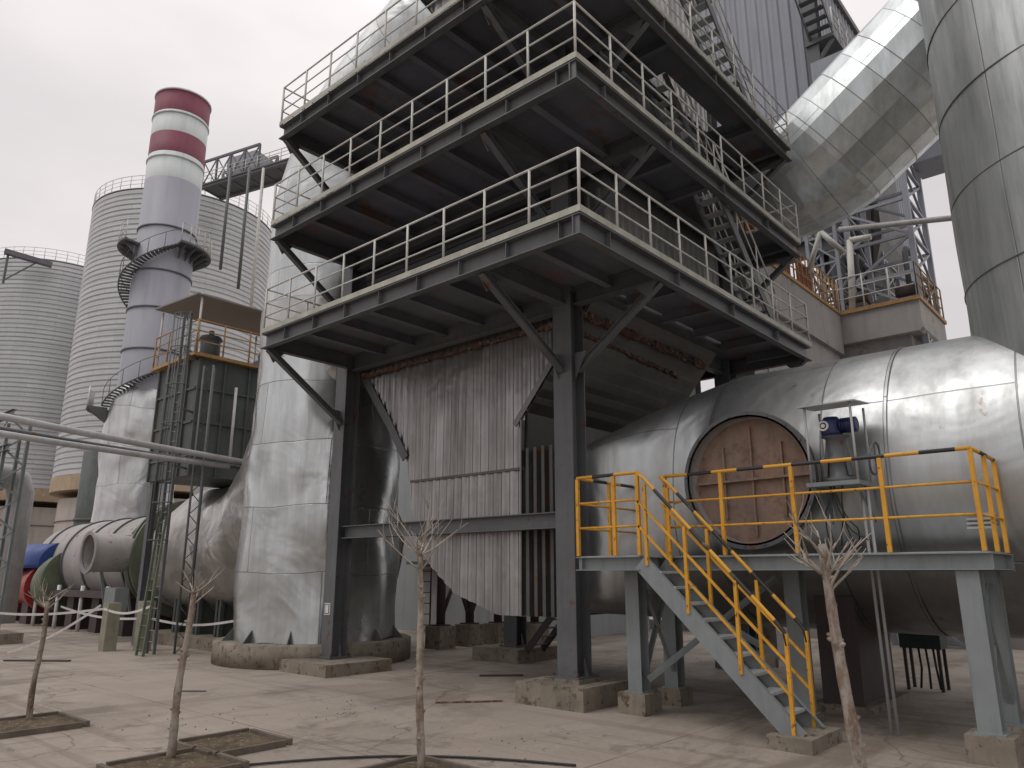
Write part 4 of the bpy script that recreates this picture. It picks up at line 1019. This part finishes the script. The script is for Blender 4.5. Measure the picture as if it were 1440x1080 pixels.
# lattice tower
lt=root('lattice_tower','grey steel lattice tower beneath the slanting duct','lattice tower',(25,5.5,0))
def lattice(par,u0,u1,v0,v1,z0,z1,st,w=.16,mt='corrblue'):
    c=[(u0,v0),(u1,v0),(u1,v1),(u0,v1)]
    for p in c:
        m=MB(); m.bar((*p,z0),(*p,z1),w,w,(1,0,0)); build(m,'chord',M[mt],par)
    m=MB(); z=z0; k=0
    while z<z1-.2:
        for i in range(4):
            a=c[i];b=c[(i+1)%4]
            m.bar((*a,z),(*b,z),w*.6,w*.6)
            if k%2: m.bar((*a,z),(*b,min(z1,z+st)),w*.5,w*.5)
            else: m.bar((*b,z),(*a,min(z1,z+st)),w*.5,w*.5)
            if i%2==0: m.bar((*(b if k%2 else a),z),(*(a if k%2 else b),min(z1,z+st)),w*.45,w*.45)
        z+=st;k+=1
    build(m,'lacing',M[mt],par)
lattice(lt,24.7,26.9,5.0,6.9,0,18.5,1.25)
lt2=root('lattice_tower','second grey lattice tower standing left of and behind the first','lattice tower',(28,7.5,0),)
lattice(lt2,27.9,29.8,6.7,8.9,0,17.5,1.2,.13)
lt3=root('lattice_tower','third slim grey lattice tower rising at the inner end of the concrete floor','lattice tower',(25,7.6,10))
lattice(lt3,24.6,26.0,7.25,8.2,10.18,15.5,1.0,.11)
m=MB(); m.box(24.2,27.4,4.6,7.3,18.5,19.6); build(m,'top_frame',M['corrblue'],lt)
m=MB(); m.box(26.2,27.6,4.0,5.0,15.6,18.5); build(m,'machine_box',M['corrblue'],lt)
m=MB(); m.tube([onu(1180,323,24.3),onu(1430,297,24.3)],.09,10); solo(m,'cross_pipe',M['pipe'],tuple(onu(1180,323,24.3)),'long pale pipe running level past the lattice tower to the right','pipe')
m=MB(); m.tube([onu(1195,338,24.1),onu(1199,443,24.1)],.1,10); m.tube([onu(1195,338,24.1),onu(1225,333,24.1)],.1,10); solo(m,'bent_pipe',M['railgrey'],tuple(onu(1199,443,24.1)),'white pipe dropping with an elbow onto the concrete floor','pipe')
m=MB(); m.tube([onu(1150,323,21.5),onu(1188,356,21.5)],.08,8); m.tube([onu(1155,322,21.5),onu(1136,385,21.5)],.08,8)
m.tube([onu(1118,332,21.5),onu(1155,322,21.5)],.1,8); solo(m,'steel_strut',M['railgrey'],tuple(onu(1136,385,21.5)),'pale steel strut frame under the low end of the slanting duct','frame')
# inclined conveyor box behind lattice (dark corrugated)
cv=root('conveyor_house','dark ribbed conveyor house sloping down behind the lattice tower','conveyor',(27,8,12))
a=onu(1170,330,27); b=onu(1245,250,27)
m=MB(); m.tri([onu(1130,350,27.5),onu(1215,470,27.5),onu(1240,330,27.5),onu(1225,215,27.5),onu(1150,300,27.5)],3,(1,0,0)); build(m,'hopper_body',M['corrdark'],cv)
m=MB()
for k in range(7):
    q=k/6; A_=onu(1140,345,27.4).lerp(onu(1155,300,27.4),0)
    m.bar(onu(1150+12*k,305-13*k,27.44),onu(1158+11*k,388+8*k,27.44),.1,.08)
build(m,'rib',M['steel'],cv)
# ------------------------------------------------------------------ MIDDLE BACKGROUND BUILDING under hopper
wb=root('workshop_building','long light grey panel building behind the riser with a door','building',(19.5,22,0))
wu=19.0
m=MB(); m.box(wu,wu+6,15.4,40,0,7.4); build(m,'wall',M['wallgrey'],wb)
m=MB(); m.box(wu-.15,wu+6.2,15.2,40,7.4,7.7); build(m,'roof',M['steel'],wb)
m=MB(); m.box(wu-.04,wu,20.3,21.2,.1,2.2); d=build(m,'door',M['pipe'],wb)
m=MB(); m.box(wu-.08,wu,20.22,20.3,.1,2.28); m.box(wu-.08,wu,21.2,21.28,.1,2.28); m.box(wu-.08,wu,20.3,21.2,2.2,2.28); build(m,'frame',M['white'],d)
m=MB(); m.box(wu-.6,wu,20.0,21.5,2.35,2.45); build(m,'door_canopy',M['steel'],wb)
for v in (16.6,18.2):
    m=MB(); m.box(wu-.04,wu,v,v+1.0,1.5,2.7); w_=build(m,'window',M['steel'],wb)
    m=MB(); m.box(wu-.07,wu-.04,v-.05,v,1.45,2.75); m.box(wu-.07,wu-.04,v+1,v+1.05,1.45,2.75); m.box(wu-.07,wu-.04,v+.48,v+.52,1.5,2.7); build(m,'frame',M['white'],w_)
# back steel supports with braces on footings
fs=root('support_trestle','braced dark steel legs on concrete footings beneath the hopper tail','support frame',(16,16,0))
bf=[(15.4,16.3),(16.6,16.2),(17.7,15.9),(18.5,15.2)]
bf=[tuple(onu(px,905,u))[:2] for px,u in ((619,15.2),(660,16.3),(700,17.2),(752,17.8))]
for (u,v) in bf:
    m=MB(); m.box(u-.3,u+.3,v-.3,v+.3,0,.6); build(m,'footing',M['concrete'],fs)
    m=MB(); m.tube([(u,v,.6),(u,v,4.2)],.13,12); m.box(u-.2,u+.2,v-.2,v+.2,.6,.64); build(m,'leg',M['maroon'],fs)
m=MB()
for i in range(3):
    a=V((*bf[i],.75)); b=V((*bf[i+1],.75)); mid=a.lerp(b,.5)+V((0,0,1.25))
    m.tube([a,mid],.06,8); m.tube([b,mid],.06,8)
build(m,'brace',M['maroon'],fs)
hl=root('wall_ladder','thin dark ladder standing beside the workshop door','ladder',(bf[0][0],bf[0][1]+.5,0))
u,v=bf[0][0],bf[0][1]+.45
for dv in (0,.4):
    m=MB(); m.tube([(u,v+dv,.3),(u,v+dv,3.2)],.025,6); build(m,'side_rail',M['maroon'],hl)
for k in range(9): m=MB(); m.tube([(u,v,.6+k*.3),(u,v+.4,.6+k*.3)],.015,6); build(m,'rung',M['maroon'],hl)
# dark stairs right of back column
ds=root('service_stair','small dark steel service stair beneath the hopper outlet','stairs',(14.8,11.6,0))
sa=onu(740,912,14.2); sb=onu(783,872,14.2)
for du in (0,.6):
    m=MB(); m.bar((14.2+du,sa.y,.25),(14.2+du,sa.y-1.0,1.3),.04,.16); build(m,'stringer',M['maroon'],ds)
for k in range(5):
    q=(k+.5)/5; m=MB(); m.box(14.22,14.78,sa.y-1.0*q-.1,sa.y-1.0*q+.1,.28+q*1.0,.31+q*1.0); build(m,'tread',M['steel'],ds)
# ------------------------------------------------------------------ BACKGROUND under the main duct
jb=root('junction_box','dark teal electrical junction box on legs under the main duct','junction box',(15.9,4.0,0))
m=MB(); m.box(15.6,16.1,3.62,4.3,.72,1.35); m.box(15.55,16.15,3.57,4.35,1.35,1.4); build(m,'box',M['jbox'],jb)
for u in (15.65,16.05):
    for v in (3.68,4.24):
        m=MB(); m.bar((u,v,0),(u,v,.72),.05,.05); build(m,'leg',M['maroon'],jb)
m=MB()
for k in range(3): m.tube([(15.6,3.75+k*.12,.72),(15.55,3.72+k*.12,.4),(15.6,3.7+k*.16,.05)],.02,6)
build(m,'cable',M['black'],jb)
k0=MB(); k0.box(25.5,25.8,-12,20,0,.35); solo(k0,'boundary_kerb',M['concwall'],(25.6,4,0),'long low pale kerb wall behind the main duct','kerb')
fr=root('boundary_railing','low pale pipe railing behind the main duct in the distance','railing',(24.5,3,0))
build(railing([(24.6,-6,0),(24.6,7.5,0)],1.1,1.6,.04,levels=(1,.5)),'rail',M['railgrey'],fr)
mh=root('far_machine_shed','dark machine shed far behind the main duct','shed',(34,4,0))
m=MB(); m.box(33,40,-14,13,0,2.2); build(m,'wall',M['steel'],mh)
m=MB(); m.box(32.5,40.5,-14.5,13.5,2.2,2.5); build(m,'roof',M['wallgrey'],mh)
for k in range(5):
    m=MB(); m.box(32.95,33,-10+k*4.6,-7.5+k*4.6,.2,1.9); build(m,'door',M['wallgrey'],mh)
# low wall far left
fw=root('far_warehouse','long pale warehouse far behind the furnace and silos','warehouse',(70,90,0))
m=MB(); m.box(60,64,35,150,0,7); build(m,'wall',M['wallgrey'],fw)
m=MB(); m.box(59.6,64.4,34.6,150,7,7.5); build(m,'roof',M['chimgrey'],fw)
# ------------------------------------------------------------------ SAPLINGS
def sapling(bx_,by_,tx,ty,H_,r0,lb,brn,pale,seed,spread=.5,low=.0):
    rnd=random.Random(seed)
    t=root('sapling',lb,'tree',(bx_,by_,0),'bare saplings along the yard edge')
    pts=[];rr=[]
    N=14
    for i in range(N+1):
        q=i/N; pts.append(V((bx_+(tx-bx_)*q+.02*math.sin(q*7+seed),by_+(ty-by_)*q+.02*math.cos(q*5+seed),-.05+(H_+.05)*q))); rr.append(r0*(1-.4*q)*(1+.09*rnd.uniform(-1,1)))
    m=MB(); m.tube(pts,rr,12)
    for k in range(9):
        q=rnd.uniform(.1,.9); i=int(q*N); p=pts[i].lerp(pts[i+1],q*N-i); a=rnd.uniform(0,2*PI); e=V((math.cos(a),math.sin(a),.4))
        m.tube([p,p+e*(r0*1.0),p+e*(r0*1.3)],[r0*.5,r0*.34,r0*.1],7)
    build(m,'trunk',M['barkpale'] if pale else M['bark'],t)
    def grow(p,d,L,r,dep,mb):
        pts=[p];rs_=[r];d=d.normalized()
        for i in range(5):
            d=(d+V((rnd.uniform(-.18,.18),rnd.uniform(-.18,.18),rnd.uniform(-.02,.16)))).normalized()
            p=p+d*L/5; pts.append(p); rs_.append(r*(1-.16*(i+1)))
        mb.tube(pts,rs_,6)
        if dep>0:
            for k in range(rnd.choice((2,3))):
                i=rnd.randint(1,4); a=rnd.uniform(0,2*PI); e=(d+V((math.cos(a),math.sin(a),.1))*.8)
                grow(pts[i],e,L*.55,r*.5,dep-1,mb)
    top=pts[-1]; mm=MB()
    for k in range(brn):
        a=2*PI*k/brn+rnd.uniform(-.3,.3); i=rnd.choice((N-1,N,N)) if not low else rnd.choice((N-3,N-2,N-1,N))
        grow(pts[i],V((math.cos(a)*rnd.uniform(.5,1.2),math.sin(a)*rnd.uniform(.5,1.2),rnd.uniform(.5,1.1))),spread*rnd.uniform(.8,1.4),max(.012,r0*.26),1,mm)
    build(mm,'branch',M['twig'],t)
def zt_of(px,py,D): return Ppx(px,py,D)
def xyD(p): # forward distance
    return p.x*math.cos(math.radians(48.4))+p.y*math.sin(math.radians(48.4))
S1=(4.01,12.75); D1=4.01*.748+12.75*.664
t1=Ppx(68,845,D1); sapling(*S1,t1.x,t1.y,t1.z,.045,'thin bare sapling nearest the left frame edge',6,False,3,.35)
S2=(4.3,8.99); D2=4.3*.748+8.99*.664
t2=Ppx(272,835,D2); sapling(*S2,t2.x,t2.y,t2.z,.05,'bare sapling between two square planters left of the riser',6,True,8,.28)
S3=(5.85,6.5); D3=5.85*.748+6.5*.664
t3=Ppx(592,782,D3); sapling(*S3,t3.x,t3.y,t3.z,.048,'bare sapling with upswept twigs before the corrugated hopper',10,True,15,.62)
S4=(8.7,2.92); D4=8.7*.748+2.92*.664
t4=Ppx(1156,765,D4); sapling(*S4,t4.x,t4.y,t4.z,.075,'thick pale barked sapling in front of the yellow platform',12,True,22,.55,.1)
# planters
def planter(u,v,w,lb,rot=0.):
    t=root('tree_planter',lb,'planter',(u,v,0),'square tree planters')
    c,s=math.cos(rot),math.sin(rot)
    def R2(a,b): return (u+a*c-b*s,v+a*s+b*c)
    h=w/2
    for a,b in (((-h,-h),(h,-h)),((h,-h),(h,h)),((h,h),(-h,h)),((-h,h),(-h,-h))):
        A_=V((*R2(*a),.035));B_=V((*R2(*b),.035)); d_=(B_-A_).normalized()*.05
        m=MB(); m.bar(A_-d_*0,B_-d_*1.6,.055,.08); build(m,'edging',M['edging'],t)
    m=MB(); nn_=14
    for i in range(nn_):
        for j in range(nn_):
            q=[]
            for di,dj in ((0,0),(1,0),(1,1),(0,1)):
                a=-h+.04+(w-.08)*(i+di)/nn_; b=-h+.04+(w-.08)*(j+dj)/nn_; q.append((*R2(a,b),.02+.035*(.5+.5*noise.noise(V((a*5+u,b*5,0))))))
            m.poly(q)
    build(m,'soil',M['soil'],t)
planter(3.85,12.3,1.15,'square soil planter at the far left around the thinnest sapling')
planter(4.15,8.55,1.1,'near square soil planter round the foot of the second sapling')
planter(5.15,9.15,1.0,'square soil planter just behind the second sapling')
planter(5.6,6.3,1.1,'square soil planter mostly below the frame under the third sapling')
# loose things on the ground
def plank(px,py,L,w,ang,lb,mt='maroon',h=.03):
    f=Ppx(px,py,1); d=f-V((0,0,2.05)); t=-2.05/d.z; c=V((0,0,2.05))+d*t
    e=V((math.cos(ang),math.sin(ang),0))*L/2; m=MB(); m.bar(c-e+V((0,0,h/2+.004)),c+e+V((0,0,h/2+.004)),w,h)
    solo(m,'plank',M[mt],(c.x,c.y,0),lb,'plank')
plank(52,930,1.6,.14,-.9,'dark plank lying on the yard near the left frame edge')
plank(705,951,.9,.07,-.8,'short dark batten lying before the middle column')
plank(660,988,1.1,.06,-.7,'thin wooden strip lying left of the middle footing','rustplate',.02)
plank(270,973,.5,.03,-.85,'thin dark rod lying right of the second sapling','steel',.02)
m=MB(); pts=[]
for i in range(41):
    px=330+12*i; q=i/40; py=1080-14*math.sin(q*PI*.98)
    f=Ppx(px,py,1); d=f-V((0,0,2.05)); t=-2.05/d.z; c=V((0,0,2.05))+d*t; pts.append((c.x,c.y,.02))
m.tube(pts,.014,8); solo(m,'ground_cable',M['black'],pts[0],'black cable lying in a low curve along the bottom of the yard','cable')
def rubble(px,py,n,lb,spread=.35):
    f=Ppx(px,py,1); d=f-V((0,0,2.05)); t=-2.05/d.z; c=V((0,0,2.05))+d*t; m=MB()
    for k in range(n):
        a=random.uniform(0,2*PI); r=random.uniform(0,spread); x=c.x+r*math.cos(a); y=c.y+r*math.sin(a); s=random.uniform(.004,.013)
        m.lathe((x,y),[(s,0.002),(s*1.1,s*.7),(s*.5,s*1.3)],5)
    o=build(m,'rubble',M['concrete'],None,(c.x,c.y,0),lb,'rubble',None,'stuff')
rubble(480,1003,30,'loose crumbs of concrete scattered on the yard',1.2); rubble(720,1040,26,'small gravel crumbs near the bottom of the yard',1.2); rubble(250,1015,26,'gravel crumbs scattered behind the planters',1.2)
# notice on the left column
m=MB(); ng=root('notice_plate','small white notice plate with a dark border on the left column','sign',(10.19,14.5,1.25))
m.box(10.185,10.199,14.42,14.62,1.15,1.4); build(m,'plate',M['white'],ng)
m=MB(); m.box(10.18,10.185,14.44,14.6,1.17,1.38); build(m,'panel',M['steel'],ng)
m=MB(); m.box(10.176,10.18,14.465,14.575,1.19,1.36); build(m,'panel_face',M['white'],ng)
# ------------------------------------------------------------------ CAMERA
cam=bpy.data.cameras.new('camera'); co=bpy.data.objects.new('camera',cam); COL.objects.link(co)
cam.sensor_width=36; cam.lens=1050/1440*36; cam.clip_end=2000; cam.clip_start=.05
co.location=(0,0,2.05); co.rotation_euler=(math.radians(90+14.2),0,math.radians(-48.4)); sc.camera=co
# ------------------------------------------------------------------ LIGHT
w=bpy.data.worlds.new('World'); sc.world=w; w.use_nodes=True; nt=w.node_tree; nd=nt.nodes
bg=nd['Background']
sky=nd.new('ShaderNodeTexSky'); sky.sky_type='NISHITA'; sky.sun_disc=False
SE=math.radians(50); SAZ=math.radians(200)
sky.sun_elevation=SE; sky.dust_density=6; sky.air_density=1.5
tc=nd.new('ShaderNodeTexCoord'); mp=nd.new('ShaderNodeMapping'); mp.inputs['Scale'].default_value=(1,1,2.6)
nz=nd.new('ShaderNodeTexNoise'); nz.inputs['Scale'].default_value=1.3; nz.inputs['Detail'].default_value=5; nz.inputs['Roughness'].default_value=.5
nt.links.new(tc.outputs['Generated'],mp.inputs[0]); nt.links.new(mp.outputs[0],nz.inputs['Vector'])
rp=nd.new('ShaderNodeValToRGB'); e=rp.color_ramp.elements; e[0].position=.38; e[0].color=(6.2,5.85,5.92,1); e[1].position=.62; e[1].color=(7.9,7.4,7.25,1)
nt.links.new(nz.outputs['Fac'],rp.inputs[0])
# overcast dome: brighter overhead
sp_=nd.new('ShaderNodeSeparateXYZ'); nt.links.new(tc.outputs['Generated'],sp_.inputs[0])
zr=nd.new('ShaderNodeMapRange'); zr.inputs['From Min'].default_value=.5; zr.inputs['From Max'].default_value=1; zr.inputs['To Min'].default_value=1; zr.inputs['To Max'].default_value=2.0
nt.links.new(sp_.outputs['Z'],zr.inputs['Value'])
vm=nd.new('ShaderNodeVectorMath'); vm.operation='SCALE'; nt.links.new(rp.outputs[0],vm.inputs[0]); nt.links.new(zr.outputs[0],vm.inputs['Scale'])
mx=nd.new('ShaderNodeMix'); mx.data_type='RGBA'; mx.inputs[0].default_value=.93
nt.links.new(sky.outputs[0],mx.inputs[6]); nt.links.new(vm.outputs[0],mx.inputs[7])
nt.links.new(mx.outputs[2],bg.inputs[0]); bg.inputs[1].default_value=.1
sun=bpy.data.lights.new('sun','SUN'); sun.energy=.6; sun.angle=math.radians(25); sun.color=(1,.97,.93)
so=bpy.data.objects.new('sun',sun); COL.objects.link(so)
# sun high from behind-left of the camera
sd_=V((-.55,.35,1.1)).normalized(); so.rotation_euler=sd_.to_track_quat('Z','Y').to_euler(); so.location=(0,0,30)
sky.sun_elevation=math.asin(sd_.z); sky.sun_rotation=math.atan2(sd_.x,sd_.y)
sc.view_settings.view_transform='Standard'; sc.view_settings.look='None'; sc.view_settings.gamma=1; sc.view_settings.exposure=.22
sc.cycles.max_bounces=6; sc.cycles.diffuse_bounces=3; sc.cycles.glossy_bounces=4
